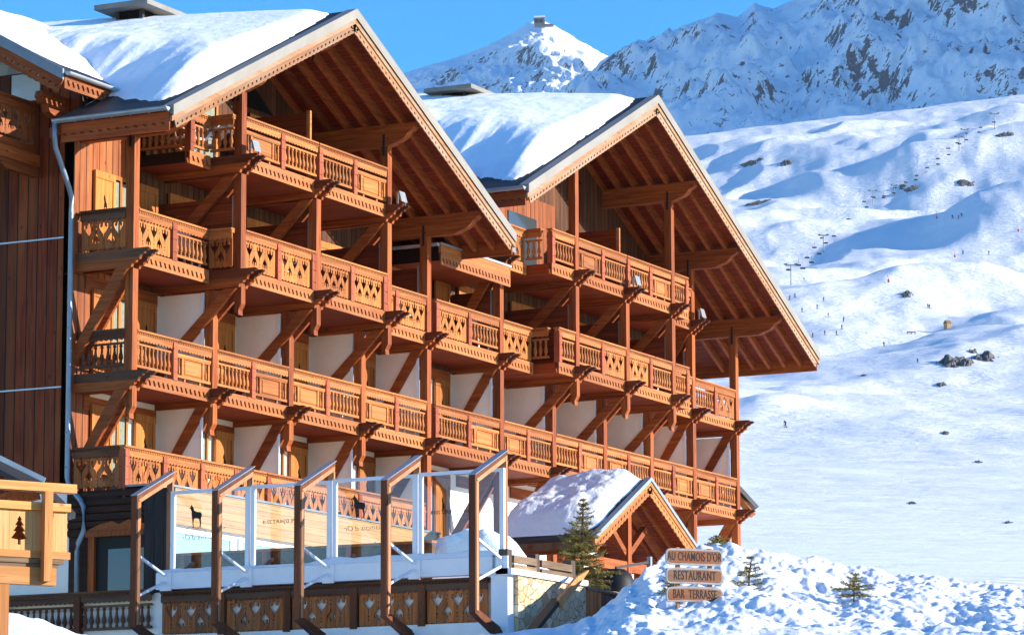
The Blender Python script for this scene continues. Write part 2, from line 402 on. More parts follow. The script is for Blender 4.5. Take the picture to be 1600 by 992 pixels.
def balusters(L, mat='honey_x'):
    k = ('b', round(L, 2), mat)
    if k not in _cache:
        m = MB().box(0, L, -.03, .04, -.86, -.80).box(0, L, -.03, .04, -.35, -.305)
        n = max(2, round(L/.172))
        for i in range(n): m.lathe((i+.5)*L/n, 0.0, BAL, 8)
        _cache[k] = m.mesh('baluster_panel', M[mat], False)
    return _cache[k]
def relief(L, mat='honey_x'):
    k = ('r', round(L, 2), mat)
    if k not in _cache:
        m = MB().box(0, L, -.055, .04, -.39, -.325).box(0, L, -.04, .04, -.415, -.391).box(0, L, -.045, .04, -.88, -.82)
        a = min(.3, L*.24)
        m.box(0, .06, -.02, .03, -.818, -.417).box(L-.06, L, -.02, .03, -.818, -.417)
        m.box(a-.05, a+.03, -.03, .03, -.818, -.417).box(L-a-.03, L-a+.05, -.03, .03, -.818, -.417)
        m.box(a+.032, L-a-.032, .0, .03, -.818, -.417)
        m.hexa([(a+.06, 0, -.79), (L-a-.06, 0, -.79), (L-a-.06, 0, -.445), (a+.06, 0, -.445)], [(a+.09, -.032, -.76), (L-a-.09, -.032, -.76), (L-a-.09, -.032, -.475), (a+.09, -.032, -.475)])
        for x in ((.06+a-.05)/2, L-(.06+a-.05)/2): m.lathe(x, 0, [(.012, -.81), (.035, -.76), (.03, -.66), (.014, -.55), (.022, -.43)], 8)
        m.box(.25*L, .25*L+.06, -.02, .03, -.96, -.882).box(.7*L, .7*L+.06, -.02, .03, -.96, -.882)
        _cache[k] = m.mesh('relief_panel', M[mat])
    return _cache[k]
def newel_mesh(mat='newel'):
    k = ('n', mat)
    if k not in _cache:
        m = MB()
        for hw, z0, z1 in ((.085, -.98, -.80), (.07, -.80, -.775), (.085, -.775, -.5), (.07, -.5, -.475), (.085, -.475, -.26), (.098, -.26, -.20), (.085, -.2, -.1)):
            m.box(-hw, hw, -hw, hw, z0, z1)
        _cache[k] = m.mesh('newel_post', M[mat])
    return _cache[k]

def rail_run(par, P, L, R, items, rot=0.0, mats=('honey_z', 'honey_x', 'newel', 'trim'), with_trim=True, off=0.0):
    """rail, frieze, panels and newels along local +x from P (x, y)"""
    def put(me, x, name, dy=0.0):
        c, s_ = math.cos(rot), math.sin(rot)
        return link(name, me, par, (P[0]+x*c-dy*s_, P[1]+x*s_+dy*c, R), (0, 0, rot))
    put(handrail(L, mats[1]), 0, 'handrail'); put(frieze(L, mats[1]), 0, 'frieze', -.055)
    if with_trim: put(trim(L, mats[3]), 0, 'trim_board', -.06)
    nn = items.count('n'); npan = len(items)-nn
    pw = (L-nn*.18)/max(1, npan); x = 0
    for k in items:
        if k == 'n': put(newel_mesh(mats[2]), x+.09, 'newel_post', -.01); x += .18; continue
        q = {'c': lambda l: carved(round(l, 1), mats[0]), 'b': lambda l: balusters(l, mats[1]), 'r': lambda l: relief(l, mats[1])}[k](round(pw-.03, 2))
        nm = {'c': 'carved_panel', 'b': 'baluster_panel', 'r': 'relief_panel'}[k]
        o = put(q, x+.015, nm, -.012)
        if k == 'c': o.scale.x = (pw-.03)/max(.1, round(round(pw-.03, 2), 1))
        x += pw

def balcony(R, x0, x1, items, y=0.0, yb=YW, slab=True):
    m = MB().box(x0-.02, x1+.02, y+.05, yb-.003, R-1.275, R-1.0)
    b = m.build('balcony', M['soffit'], hotel)
    rail_run(b, (x0, y), x1-x0, R, items)
    return b
g = .125
Bs = ['bnr', 'bnr', 'rnb', 'rnb', 'nbnr', 'rnb', 'bnr', 'rnb', 'bnr', 'rnb']
for i, it in enumerate(Bs): balcony(RB, PX[i]+g+(.22 if i == 4 else 0), PX[i+1]-g, it)
DK = ('old_carved', 'old_rail', 'newel', 'trim')
# end returns of the left end (face the side street, weathered)
def side(par, x, y0, y1, R, items, mats=DK):
    rail_run(par, (x, y0), y0-y1, R, items, -math.pi/2, mats, with_trim=False)
lvA = [(-.5, 2.7), (2.72, 5.7), (5.72, 8.7), (8.72, 11.7), (11.72, 13.75)]
for i, (a, c) in enumerate(lvA):
    bb = balcony(RA, a, c, 'ncnc' if i < 4 else 'ncn')
    if i == 0: side(bb, -.42, YW-.1, .08, RA, 'c')
b0 = [o for o in hotel.children if o.name.startswith('balcony')][0]
side(b0, -.25, YW-.1, .12, RB, 'b')
c0 = balcony(RC, PX[0]+g, 3.0, 'cnb'); side(c0, -.25, YW-.1, .12, RC, 'c')
side(c0, 3.07, -.02, YO+.05, RC, 'c', ('honey_z', 'honey_x', 'newel', 'trim'))
balcony(RC, PX[1]+g, PX[2]-g, 'cncn', YO); balcony(RC, PX[2]+g, PX[3]-g, 'cncn', YO)
balcony(RC, 10.6, PX[4]-g, 'cnc'); balcony(RC, 14.35, PX[5]-g, 'ncnb')
c5 = balcony(RC, PX[5]+g, 20.1, 'c'); side(c5, 20.16, -.02, YO+.2, RC, 'b', ('honey_z', 'honey_x', 'newel', 'trim'))
balcony(RC, 20.2, PX[6]-g, 'nb', YO); balcony(RC, PX[6]+g, PX[7]-g, 'bnc', YO); balcony(RC, PX[7]+g, PX[8]-g, 'cnb', YO)
balcony(RC, PX[8]+g, 29.1, 'bn', YO); balcony(RC, 29.15, PX[9]-g, 'b'); balcony(RC, PX[9]+g, PX[10]-g, 'bnc')
d0 = balcony(RD, 2.1, 3.02, 'nb'); HON = ('honey_z', 'honey_x', 'newel', 'trim')
side(d0, 2.18, YW-.1, .12, RD, 'b', HON); side(d0, 3.1, -.02, YO+.05, RD, 'b', HON)
balcony(RD, PX[1]+g, PX[2]-.02, 'rnb', YO); balcony(RD, PX[2]+.02, PX[3]-g, 'nbnr', YO)
d5 = balcony(RD, PX[5]-.02, 19.7, 'nc'); side(d5, 19.76, -.02, YO+.2, RD, 'b', HON)
balcony(RD, 19.8, PX[6]-g, 'nb', YO); balcony(RD, PX[6]+g, PX[7]-.02, 'rnb', YO); balcony(RD, PX[7]+.02, PX[8]-g, 'nbnr', YO)
balcony(RD, PX[8]+g, 29.1, 'bn', YO); balcony(RD, 29.15, PX[9]-g, 'b')

# ---- posts
def post(i, y, z0, z1, m='beam_z'):
    MB().box(PX[i]-.11, PX[i]+.11, y-.09, y+.13, z0, z1).build('post', M[m], hotel)
def rooftop(x):
    return max(15.53-SL*abs(x-6.84) if x < 15.6 else -9, 16.93-SL*abs(x-24.74) if x > 16 else -9)
pur = lambda i: rooftop(PX[i])-.92
OUT_C, OUT_D = (1, 2, 3, 6, 7, 8), (1, 2, 3, 6, 7, 8)
for i in range(11):
    if i >= 4: post(i, 0, -.2, RB-1.42)
    post(i, 0, RB-.98, RC-1.42)
    yo = YO if i in OUT_C else 0
    if i in (0, 4, 10): post(i, 0, RC-.98, pur(i))
    else: post(i, yo, RC-.98, RD-1.42)
    if i in (1, 3, 6, 8): post(i, YO, RD-.98, pur(i))
    if i == 9: post(i, 0, RD-.98, pur(i))

# ---- bracket beams (pairs that clasp each post), braces and pendants
def bracket(i, R, yf, old=False):
    for s_ in (-1, 1):
        xa = PX[i]+s_*.113; xb = PX[i]+s_*.205; x0, x1 = min(xa, xb), max(xa, xb)
        up = [(YW, R-1.195), (YW, R-.985), (yf-.55, R-.985), (yf-.58, R-1.02), (yf-.52, R-1.06), (yf-.46, R-1.07), (yf-.43, R-1.12), (yf-.36, R-1.13), (yf-.32, R-1.195)]
        lo = [(YW, R-1.41), (YW, R-1.198), (yf-.33, R-1.198), (yf-.31, R-1.24), (yf-.24, R-1.25), (yf-.21, R-1.31), (yf-.12, R-1.33), (yf-.09, R-1.41)]
        MB().prism(up, 'x', x0, x1).build('bracket_beam', M['beam_old' if old else 'beam_dark'], hotel)
        MB().prism(lo, 'x', x0, x1).build('bracket_beam', M['beam_y'], hotel)
        zb = R-3.42 if R > 5 else R-3; yt = yf+.17
        zt = R-1.40 if yf == 0 else R-1.44
        h = .19
        pts = [(YW-.002, zb-h), (YW-.002, zb+h*1.2), (yt+.14, zt), (yt-.19, zt)]
        MB().prism(pts, 'x', x0+.004*s_, x1-.004*s_).build('brace', M['beam_y'], hotel)
def pendant(i, R, y):
    pr = [(y+.12, R-1.30), (y+.12, R-1.72), (y+.06, R-1.80), (y+.10, R-1.92), (y+.06, R-2.02), (y-.03, R-2.06), (y-.02, R-1.94), (y-.10, R-1.80), (y-.10, R-1.30)]
    MB().prism(pr, 'x', PX[i]-.095, PX[i]+.095).build('pendant', M['beam_z'], hotel)
for i in range(11):
    bracket(i, RB, 0, i == 0)
    bracket(i, RC, YO if i in OUT_C else 0, i == 0)
    if i < 4: pendant(i, RB, 0)
    if i in OUT_C: pendant(i, RC, YO)
    if i in OUT_D: bracket(i, RD, YO)
    if i in (5, 9): bracket(i, RD, 0)

# ---- room walls, windows, shutters, dividers
def wall(x0, x1, z0, z1, mat, name='wall'):
    return MB().box(x0, x1, YW, YW+.25, z0, z1).build(name, M[mat], hotel)
wall(-.45, .30, -.4, 14.0-.0, 'plank_red') if False else None
def gable_poly(xa, xb, z0, xr, zr, off=.25):
    pts = [(xa, z0), (xb, z0)]
    zt = lambda x: zr-SL*abs(x-xr)-off
    pts.append((xb, zt(xb)))
    if xa < xr < xb: pts.append((xr, zt(xr)))
    pts.append((xa, zt(xa)))
    return pts
wl = MB()
wl.box(-.46, 34.55, YW, YW+.25, RA-1.0, RC-1.45); wl.build('wall', M['plaster'], hotel)
MB().box(-.463, .30, YW-.03, YW-.002, RA-1.0, RC-1.45).build('cladding', M['plank_red'], hotel)
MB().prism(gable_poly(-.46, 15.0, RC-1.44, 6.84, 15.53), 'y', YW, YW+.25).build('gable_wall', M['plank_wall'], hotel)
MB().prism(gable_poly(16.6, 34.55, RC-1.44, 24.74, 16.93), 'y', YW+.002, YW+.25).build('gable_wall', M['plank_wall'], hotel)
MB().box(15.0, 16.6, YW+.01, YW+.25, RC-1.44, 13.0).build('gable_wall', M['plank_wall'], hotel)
MB().box(-.463, 2.1, YW-.03, YW-.002, RC-1.43, 11.9).build('cladding', M['plank_red'], hotel)
for R in (RB, RC):
    for i in range(10):
        MB().box(PX[i]+.21, PX[i+1]-.21, YW-.05, YW-.003, R-1.73, R-1.42).build('lintel_board', M['beam_x'], hotel)
MB().box(16.7, 24.6, YW-.03, YW-.002, RC+1.6, 13.9).build('cladding', M['plank_red'], hotel)
MB().box(21.5, 23.3, YW-.06, YW-.031, RD-.9, RD+1.0).build('balcony_door', M['pane'], hotel)
MB().box(17.4, 19.0, YW-.5, YW-.032, RD+.62, RD+.68).build('shelf_board', M['honey_x'], hotel)
def shutter_mesh():
    m = MB().box(-.42, .42, -.02, .02, -1.03, 1.03)
    m.box(-.42, .42, -.045, -.021, .86, 1.03).box(-.42, .42, -.045, -.021, -1.03, -.9).box(-.42, -.33, -.045, -.021, -.89, .85).box(.33, .42, -.045, -.021, -.89, .85)
    return m.mesh('shutter', M['shutter'])
SHM = shutter_mesh()
# thin dark chamois plate on every shutter, painting the shade of a cut-out
CH = [(-.02, .26), (0, .30), (.015, .27), (.03, .2), (.05, .12), (.1, .06), (.11, -.02), (.09, -.12), (.075, -.12), (.07, -.05), (.0, -.04), (-.03, -.16), (-.045, -.16), (-.03, 0), (-.02, .1), (-.05, .18)]
CHM = MB().prism([(x*.9, z*.9) for x, z in CH], 'y', -.0235, -.0205).mesh('cutout_shade', M['interior'])
def shutter(x, z, par=hotel, y=YW-.07):
    o = link('shutter', SHM, par, (x, y, z)); link('cutout_shade', CHM, o, (0, 0, .25)); return o
def window(x0, x1, z0, z1):
    f = MB()
    for a, b_ in ((x0, x0+.09), (x1-.09, x1), ((x0+x1)/2-.05, (x0+x1)/2+.05)): f.box(a, b_, YW-.07, YW-.004, z0, z1)
    f.box(x0+.09, (x0+x1)/2-.05, YW-.07, YW-.004, z1-.1, z1).box((x0+x1)/2+.05, x1-.09, YW-.07, YW-.004, z1-.1, z1)
    o = f.build('window', M['shutter'], hotel)
    MB().box(x0+.09, x1-.09, YW-.03, YW-.0045, z0, z1-.1).build('pane', M['pane'], o)
    MB().grid(24, 2, lambda i, j: (x0+.12+(x1-x0-.24)*i/23, YW-.037-.004*math.sin(i*1.9), z0+.02+(z1-z0-.16)*j)).build('curtain', M['curtain'], o)
for R in (RA, RB, RC):
    for i in range(10):
        z0 = R-.98; xr = PX[i+1]-.2
        if R == RA and i > 4: continue
        if R == RA and i == 4: pass
        shutter(xr-.55, z0+1.05)
        window(PX[i]+1.17 if i == 0 else PX[i]+1.0, xr-1.22, z0+.02, z0+2.1)
        shutter(PX[i]+.87 if i == 0 else PX[i]+.62, z0+1.05)
for x0 in (4.0, 7.2, 25.4): window(x0, x0+1.7, RD-.95, RD+1.05)
MB().prism([(4.2, 13.5), (8.4, 13.5), (6.9, 14.4), (5.6, 14.2)], 'y', YW-.03, YW-.004).build('gable_glazing', M['interior'], hotel)
MB().prism([(22.4, 14.9), (26.4, 14.9), (24.8, 15.8), (23.6, 15.6)], 'y', YW-.03, YW-.004).build('gable_glazing', M['interior'], hotel)
# dividers between neighbouring balconies
for R in (RA, RB):
    for i in range(1, 11):
        if R == RA and i > 4: continue
        d = MB().box(PX[i]-.15, PX[i]-.08, .22, YW-.004, R-.98, R+1.32).build('balcony_divider', M['plaster'], hotel)
        MB().box(PX[i]-.19, PX[i]-.13, .14, .2, R-.98, R+1.32).build('edge_post', M['white'], d)
for i in range(1, 10):
    yf = -.55 if i in OUT_C else .25
    d = MB().box(PX[i]-.03, PX[i]+.03, yf, YW-.004, RC-.96, RC+.78).build('balcony_divider', M['screen'], hotel)
    MB().box(PX[i]-.05, PX[i]+.05, yf-.07, yf-.003, RC-.96, RC+.82).build('edge_post', M['steel'], d)
for i in (2, 7):
    d = MB().box(PX[i]-.03, PX[i]+.03, -.5, YW-.004, RD-.96, RD+.8).build('balcony_divider', M['screen'], hotel)
    MB().box(PX[i]-.04, PX[i]+.04, -.6, -.503, RD-.96, RD+.83).build('edge_post', M['honey_x'], d)

# ---- roofs
def slope_box(m, xr, zr, x, y0, y1, t0, t1):
    """slab under the roof surface from the ridge to eave x, t0..t1 below the top"""
    z = lambda xx: zr-SL*abs(xx-xr)
    m.hexa([(xr, y0, zr-t0), (x, y0, z(x)-t0), (x, y0, z(x)-t1), (xr, y0, zr-t1)], [(xr, y1, zr-t0), (x, y1, z(x)-t0), (x, y1, z(x)-t1), (xr, y1, zr-t1)])
YF, YB = -1.8, 13.0
def make_roof(xr, zr, xl, xrt, purl, ycut=None):
    YL = ycut or YB
    m = MB(); slope_box(m, xr, zr, xl, YF+.06, YL, 0.0, .1)
    if ycut: slope_box(m, xr, zr, .3, YL, YB, 0.0, .1)
    slope_box(m, xr, zr, xrt, YF+.06, YB, 0, .1)
    r = m.build('roof', M['metal_dark'], hotel)
    m = MB(); slope_box(m, xr, zr, xl+.06, YF+.1, YL-.1, .103, .2); slope_box(m, xr, zr, xrt-.06, YF+.1, YB-.1, .103, .2)
    m.build('soffit', M['soffit_x'], r)
    z = lambda x: zr-SL*abs(x-xr)
    y = YF+.5
    while y < YW:
        for e in (xl+.1, xrt-.1):
            q = MB(); d = 1 if e > xr else -1
            q.hexa([(xr+d*.06, y, z(xr+.06)-.203), (e, y, z(e)-.203), (e, y, z(e)-.44), (xr+d*.06, y, z(xr+.06)-.44)],
                   [(xr+d*.06, y+.11, z(xr+.06)-.203), (e, y+.11, z(e)-.203), (e, y+.11, z(e)-.44), (xr+d*.06, y+.11, z(xr+.06)-.44)])
            q.build('rafter', M['beam_x'], r)
        y += .54
    # bleached rake boards with a metal cap and a fretted lower board
    for e in (xl, xrt):
        d = 1 if e > xr else -1; L = abs(e-xr)/math.cos(math.atan(SL)); ang = math.atan(SL)*d
        c = MB().hexa([(xr, YF-.10, zr+.03), (e, YF-.10, z(e)+.03), (e, YF-.10, z(e)-.22), (xr, YF-.10, zr-.22)],
                      [(xr, YF+.2, zr+.03), (e, YF+.2, z(e)+.03), (e, YF+.2, z(e)-.003), (xr, YF+.2, zr-.003)])
        c.build('rake_cap', M['rakecap'], r)
        MB().hexa([(xr, YF-.06, zr-.223), (e, YF-.06, z(e)-.223), (e, YF-.06, z(e)-.35), (xr, YF-.06, zr-.35)],
                  [(xr, YF, zr-.223), (e, YF, z(e)-.223), (e, YF, z(e)-.35), (xr, YF, zr-.35)]).build('rake_board', M['fret'], r)
        n = round(L/.21); pit = L/n
        holes = []
        for i in range(n):
            a = (i+.2)*pit
            holes.append([(a, -.40), (a+.06, -.385), (a+.11, -.43), (a+.05, -.45)])
        o = link('fretted_board', curve_mesh('fretted_board', scallop(L-.02, -.30, -.49, .014, pit), holes, .03, M['fret']), r, (xr, YF-.012, zr-.02), (0, ang, 0 if d > 0 else math.pi))
        if d < 0: o.rotation_euler = (0, ang, 0); o.scale.x = -1
        # eave board along the side
        LE = (YL if d < 0 else YB)-.2-(YF+.02); ne = int(LE/.24)
        em = curve_mesh('eave_board', [(0, -.11), (0, -.55), (LE, -.55), (LE, -.11)], [[(.1+k*.24, -.36), (.21+k*.24, -.34), (.23+k*.24, -.37), (.13+k*.24, -.42)] for k in range(ne)], .03, M['fascia_o'])
        link('eave_board', em, r, (e-d*.02, YF+.02, z(e)), (0, 0, math.pi/2))
        MB().box(min(e-d*.04, e-d*.06), max(e-d*.04, e-d*.06), YF+.03, YF+.02+LE, z(e)-.53, z(e)-.13).build('backing_board', M['beam_y'], r)
    for i, xx in purl:
        zt = z(xx)-.373; zb = zt-.55; yt = YF+.16
        pr = [(YW, zt), (yt, zt), (yt+.02, zt-.12), (yt+.10, zt-.2), (yt+.17, zt-.22), (yt+.3, zt-.36), (yt+.42, zt-.44), (yt+.52, zt-.46), (yt+.75, zb), (YW, zb)]
        p = MB().prism(pr, 'x', xx-.12, xx+.12).build('purlin', M['beam_y'], r)
        yp = YO if i in OUT_D else 0
        q = MB().box(xx-.135, xx-.121, yp-.01, yp+.05, zb-.25, zb+.3)
        q.build('bolt_plate', M['metal_dark'], p)
    return r
roof1 = make_roof(6.84, 15.53, -1.48, 15.5, [(i, PX[i]) for i in (0, 1, 3, 4)]+[(2, 6.84)], 1.32)
roof2 = make_roof(24.74, 16.93, 16.25, 37.05, [(5, 18.16), (6, PX[6]), (8, PX[8]), (9, PX[9]), (10, PX[10]), (7, 24.74)])
def gutter(par, x, z, y0, y1, r=.085):
    prof = [(r*math.cos(a), r*math.sin(a)) for a in [math.pi+math.pi*k/8 for k in range(9)]]
    m = MB(); n = len(prof)
    vs = [(x+u, y0, z+v) for u, v in prof]+[(x+u, y1, z+v) for u, v in prof]
    m.add(vs, [(i, i+1, n+i+1, n+i) for i in range(n-1)]); m.add(vs[:n], [tuple(range(n))]); m.add(vs[n:], [tuple(range(n))])
    k = y0
    while k < y1: m.tube([(x-r-.01, k, z), (x, k, z-r-.012), (x+r+.01, k, z)], .012, 5); k += .5
    m.tube([(x-r, y0, z), (x-r, y1, z)], .016, 6)
    return m.build('gutter', M['zinc'], par)
gutter(roof1, -1.59, 11.44, -1.82, 1.26); gutter(roof2, 16.14, 12.74, -1.82, 3.0)
# downpipe from the left eave
MB().tube([(-1.59, 1.22, 11.4), (-1.56, 1.24, 11.05), (-1.5, 1.26, 10.85), (-.75, 1.38, 10.05), (-.58, 1.42, 9.85), (-.56, 1.43, 9.5), (-.56, 1.43, 3.4), (-.56, 1.38, 3.2), (-.56, 1.05, 2.85), (-.56, .97, 2.7), (-.56, .96, 2.15), (-.56, 1.1, 1.88), (-.56, 1.12, 1.7), (-.56, 1.12, .3)], .06, 10).build('downpipe', M['zinc_blue'], hotel, True)
m = MB()
for z in (8.6, 6.8, 4.4, 3.6): m.box(-.65, -.46, 1.42, 1.44, z, z+.035)
m.build('pipe_clip', M['steel'], hotel)
# canopy over the middle bay
cn = MB().box(14.3, 18.3, -.2, YW-.01, 10.56, 10.90).build('canopy', M['soffit'], hotel)
MB().box(14.27, 18.33, -.27, -.203, 10.72, 10.98).build('fascia_board', M['honey_x'], cn)
link('trim_board', trim(4.06), cn, (14.27, -.255, 11.74))
MB().box(14.24, 18.36, -.30, YW-.02, 10.985, 11.04).build('flashing', M['zinc'], cn)
gutter(cn, 14.18, 11.0, -.25, 1.3, .07)
MB().tube([(14.18, 1.25, 10.95), (14.2, 1.3, 10.6), (14.1, 1.36, 10.4), (14.1, 1.36, 9.0)], .05, 8).build('downpipe', M['steel'], cn, True)
# floodlights on the bracket ends
def flood(i, R, y):
    f = MB(); x, z = PX[i]+.05, R-.985
    f.hexa([(x-.13, y-.08, z+.16), (x+.13, y-.08, z+.16), (x+.13, y-.02, z+.33), (x-.13, y-.02, z+.33)], [(x-.15, y-.2, z+.08), (x+.15, y-.2, z+.08), (x+.15, y-.12, z+.36), (x-.15, y-.12, z+.36)])
    f.box(x-.2, x-.185, y-.12, y-.07, z, z+.28).box(x+.185, x+.2, y-.12, y-.07, z, z+.28)
    f.build('floodlight', M['flood'], hotel)
for i, y in ((1, YO-.25), (3, YO-.3), (5, -.25), (7, YO-.25), (9, -.25)): flood(i, RD, y)
# chimneys
def chimney(x0, x1, y0, y1, zc, zb):
    b_ = MB().box(x0+.35, x1-.35, y0+.35, y1-.35, zb, zc-.40).build('chimney', M['chimney'], hotel)
    MB().box(x0+.42, x1-.42, y0+.42, y1-.42, zc-.398, zc-.135).build('gap_shade', M['interior'], b_)  # dark box painting in the shade of the gap below the cap
    MB().box(x0+.3, x1-.3, y0+.3, y1-.3, zc-.47, zc-.402).build('ledge', M['zinc'], b_)
    for a in (x0+.45, (x0+x1)/2, x1-.45):
        for c in (y0+.45, y1-.45): MB().box(a-.05, a+.05, c-.05, c+.05, zc-.46, zc-.12).build('cap_post', M['metal_dark'], b_)
    xm = (x0+x1)/2
    MB().hexa([(x0, y0, zc-.13), (x1, y0, zc-.13), (x1, y1, zc-.13), (x0, y1, zc-.13)], [(x0, y0, zc), (x1, y0, zc), (x1, y1, zc), (x0, y1, zc)]).build('cap', M['chimney'], b_)
chimney(6.0, 8.3, 3.7, 5.3, 16.3, 14.0); chimney(24.0, 26.2, 3.9, 5.5, 17.78, 16.0)

# ---- left side: gable wing facing the street
MB().box(-.30, -.05, YW+.25, 9.0, 3.1, 13.0).build('side_wall', M['plank_dark'], hotel)
MB().box(-.46, -.303, YW-.0, YW+.252, 3.1, 11.6).build('corner_board', M['plank_dark'], hotel)
for z in (8.97, 5.50):
    MB().box(-.335, -.302, YW+.26, 9.0, z, z+.035).build('flashing', M['zinc'], hotel)
MB().box(34.3, 34.55, YW+.25, 13, 0, 12.0).build('side_wall', M['plank_wall'], hotel)
YE, ZE, WS = 1.05, 12.62, .56          # wing eave, its height, pitch
wr = MB().hexa([(-1.5, YE, ZE), (6, YE, ZE), (6, YE, ZE-.12), (-1.5, YE, ZE-.12)], [(-1.5, YE+5, ZE+5*WS), (6, YE+5, ZE+5*WS), (6, YE+5, ZE+5*WS-.12), (-1.5, YE+5, ZE+5*WS-.12)])
wroof = wr.build('roof', M['metal_dark'], hotel)
wr2 = MB().hexa([(-1.5, YE+5, ZE+5*WS), (6, YE+5, ZE+5*WS), (6, YE+5, ZE+5*WS-.12), (-1.5, YE+5, ZE+5*WS-.12)], [(-1.5, YE+10, ZE), (6, YE+10, ZE), (6, YE+10, ZE-.12), (-1.5, YE+10, ZE-.12)])
wr2.build('rear_slope', M['metal_dark'], wroof)
MB().hexa([(-1.56, YE, ZE+.02), (-1.56, YE+5, ZE+5*WS+.02), (-1.56, YE+5, ZE+5*WS-.24), (-1.56, YE, ZE-.24)], [(-1.503, YE, ZE+.02), (-1.503, YE+5, ZE+5*WS+.02), (-1.503, YE+5, ZE+5*WS-.24), (-1.503, YE, ZE-.24)]).build('rake_cap', M['cap_grey'], wroof)
L = 5/math.cos(math.atan(WS))
o = link('fretted_board', curve_mesh('fretted_board', scallop(L, 0, -.3, .03, .2), [[((i+.3)*.2, -.16), ((i+.6)*.2, -.15), ((i+.8)*.2, -.2), ((i+.5)*.2, -.21)] for i in range(int(L/.2)-1)], .05, M['beam_x']), wroof, (-1.52, YE, ZE-.245))
o.rotation_euler = Matrix.Rotation(math.pi/2, 4, 'Z').to_euler(); o.rotation_euler = (Matrix.Rotation(math.pi/2, 4, 'Z') @ Matrix.Rotation(-math.atan(WS), 4, 'Y')).to_euler()
MB().hexa([(-1.3, YE+.12, ZE-.14), (-.05, YE+.12, ZE-.14), (-.05, YE+.12, ZE-.2), (-1.3, YE+.12, ZE-.2)], [(-1.3, YE+5, ZE+4.88*WS-.14), (-.05, YE+5, ZE+4.88*WS-.14), (-.05, YE+5, ZE+4.88*WS-.2), (-1.3, YE+5, ZE+4.88*WS-.2)]).build('soffit', M['soffit'], wroof)
link('eave_board', trim(1.9, 'trim'), wroof, (-1.5, YE-.0, ZE+.87))
m = MB(); r = .08
prof = [(r*math.cos(a), r*math.sin(a)) for a in [math.pi+math.pi*k/8 for k in range(9)]]
vs = [(-1.5, YE-.1+u, ZE-.06+v) for u, v in prof]+[(1.2, YE-.1+u, ZE-.06+v) for u, v in prof]
m.add(vs, [(i, i+1, 10+i, 9+i) for i in range(8)]).add(vs[:9], [tuple(range(9))]); m.build('gutter', M['zinc'], wroof)
MB().prism([(.9, ZE-.35), (-1.25, ZE-.35), (-1.3, ZE-.5), (-1.15, ZE-.6), (-1.05, ZE-.62), (-.95, ZE-.8), (-.7, ZE-.88), (.9, ZE-.88)], 'y', YE+.75, YE+.95).build('purlin', M['beam_x'], wroof)
MB().box(-.302, -.05, YE+.3, 9.0, ZE-1.2, ZE+.05).build('side_wall', M['plank_dark'], hotel)
wb = MB().box(-2.4, -.31, 2.62, 6.0, 11.0, 11.22).build('balcony', M['beam_x'], hotel)
rail_run(wb, (-2.4, 2.62), 2.08, 12.2, 'ncn', 0, ('old_carved', 'beam_x', 'beam_z', 'beam_x'), False)
MB().prism([(-.31, 10.98), (-.31, 10.7), (-1.9, 10.7), (-2.1, 10.78), (-2.2, 10.98)], 'y', 2.5, 2.6).build('bracket_beam', M['beam_x'], hotel)
MB().prism([(-.31, 10.69), (-.31, 10.45), (-1.6, 10.45), (-1.8, 10.55), (-1.9, 10.69)], 'y', 2.52, 2.62).build('bracket_beam', M['beam_x'], hotel)
MB().box(-.36, -.31, 2.5, 3.3, 12.3, 12.95).build('privacy_sheet', M['pale_panel'], hotel)

# ---- ground floor: restaurant front and log side wall
MB().box(-.42, -.2, -.95, YW-.01, .2, 3.06).build('log_wall', M['log'], hotel)
m = MB()
for k in range(6):
    z = 2.12+k*.17
    m.tube([(-.44, -.97, z), (-.44, YW-.02, z)], .095, 8)
m.build('log', M['log'], hotel)
MB().box(-.42, -.2, YW, 6, -.5, 3.08).build('wall', M['plaster'], hotel)
dw = MB().box(-.55, -.425, .68, .84, .3, 2.0).box(-.55, -.425, -.9, -.78, .3, 2.0).box(-.6, -.425, -.95, .9, 2.0, 2.12)
dw = dw.build('window', M['beam_z'], hotel)
MB().box(-.46, -.425, -.78, .68, .3, 2.0).build('frame', M['black'], dw)
MB().box(-.468, -.461, -.70, .35, .35, 1.72).build('pane', M['pane'], dw)
MB().prism([(.84, 2.125), (.84, 2.16), (.55, 2.27), (.2, 2.34), (.0, 2.26), (-.25, 2.36), (-.6, 2.27), (-.9, 2.14), (-.9, 2.125)], 'x', -.58, -.545).build('carved_pediment', M['beam_x'], dw)
MB().box(-.46, 12.7, -1.06, -.95, 2.27, 3.10).build('clad_fascia', M['larch'], hotel)
MB().box(-.48, 12.72, -1.09, 0.04, 3.103, 3.15).build('flashing', M['cap_grey'], hotel)
MB().box(-.4, 12.7, -.93, -.7, -.4, 2.265).build('restaurant_wall', M['plaster'], hotel)
for x in (0.0, 3.0, 6.0, 9.2):
    q = MB().box(x, x+2.7, -.99, -.935, 2.1, 2.2).box(x, x+.1, -.99, -.935, .3, 2.1).box(x+2.6, x+2.7, -.99, -.935, .3, 2.1).build('window', M['white'], hotel)
    MB().box(x+.1, x+2.6, -.96, -.936, .3, 2.1).build('pane', M['tint'], q)

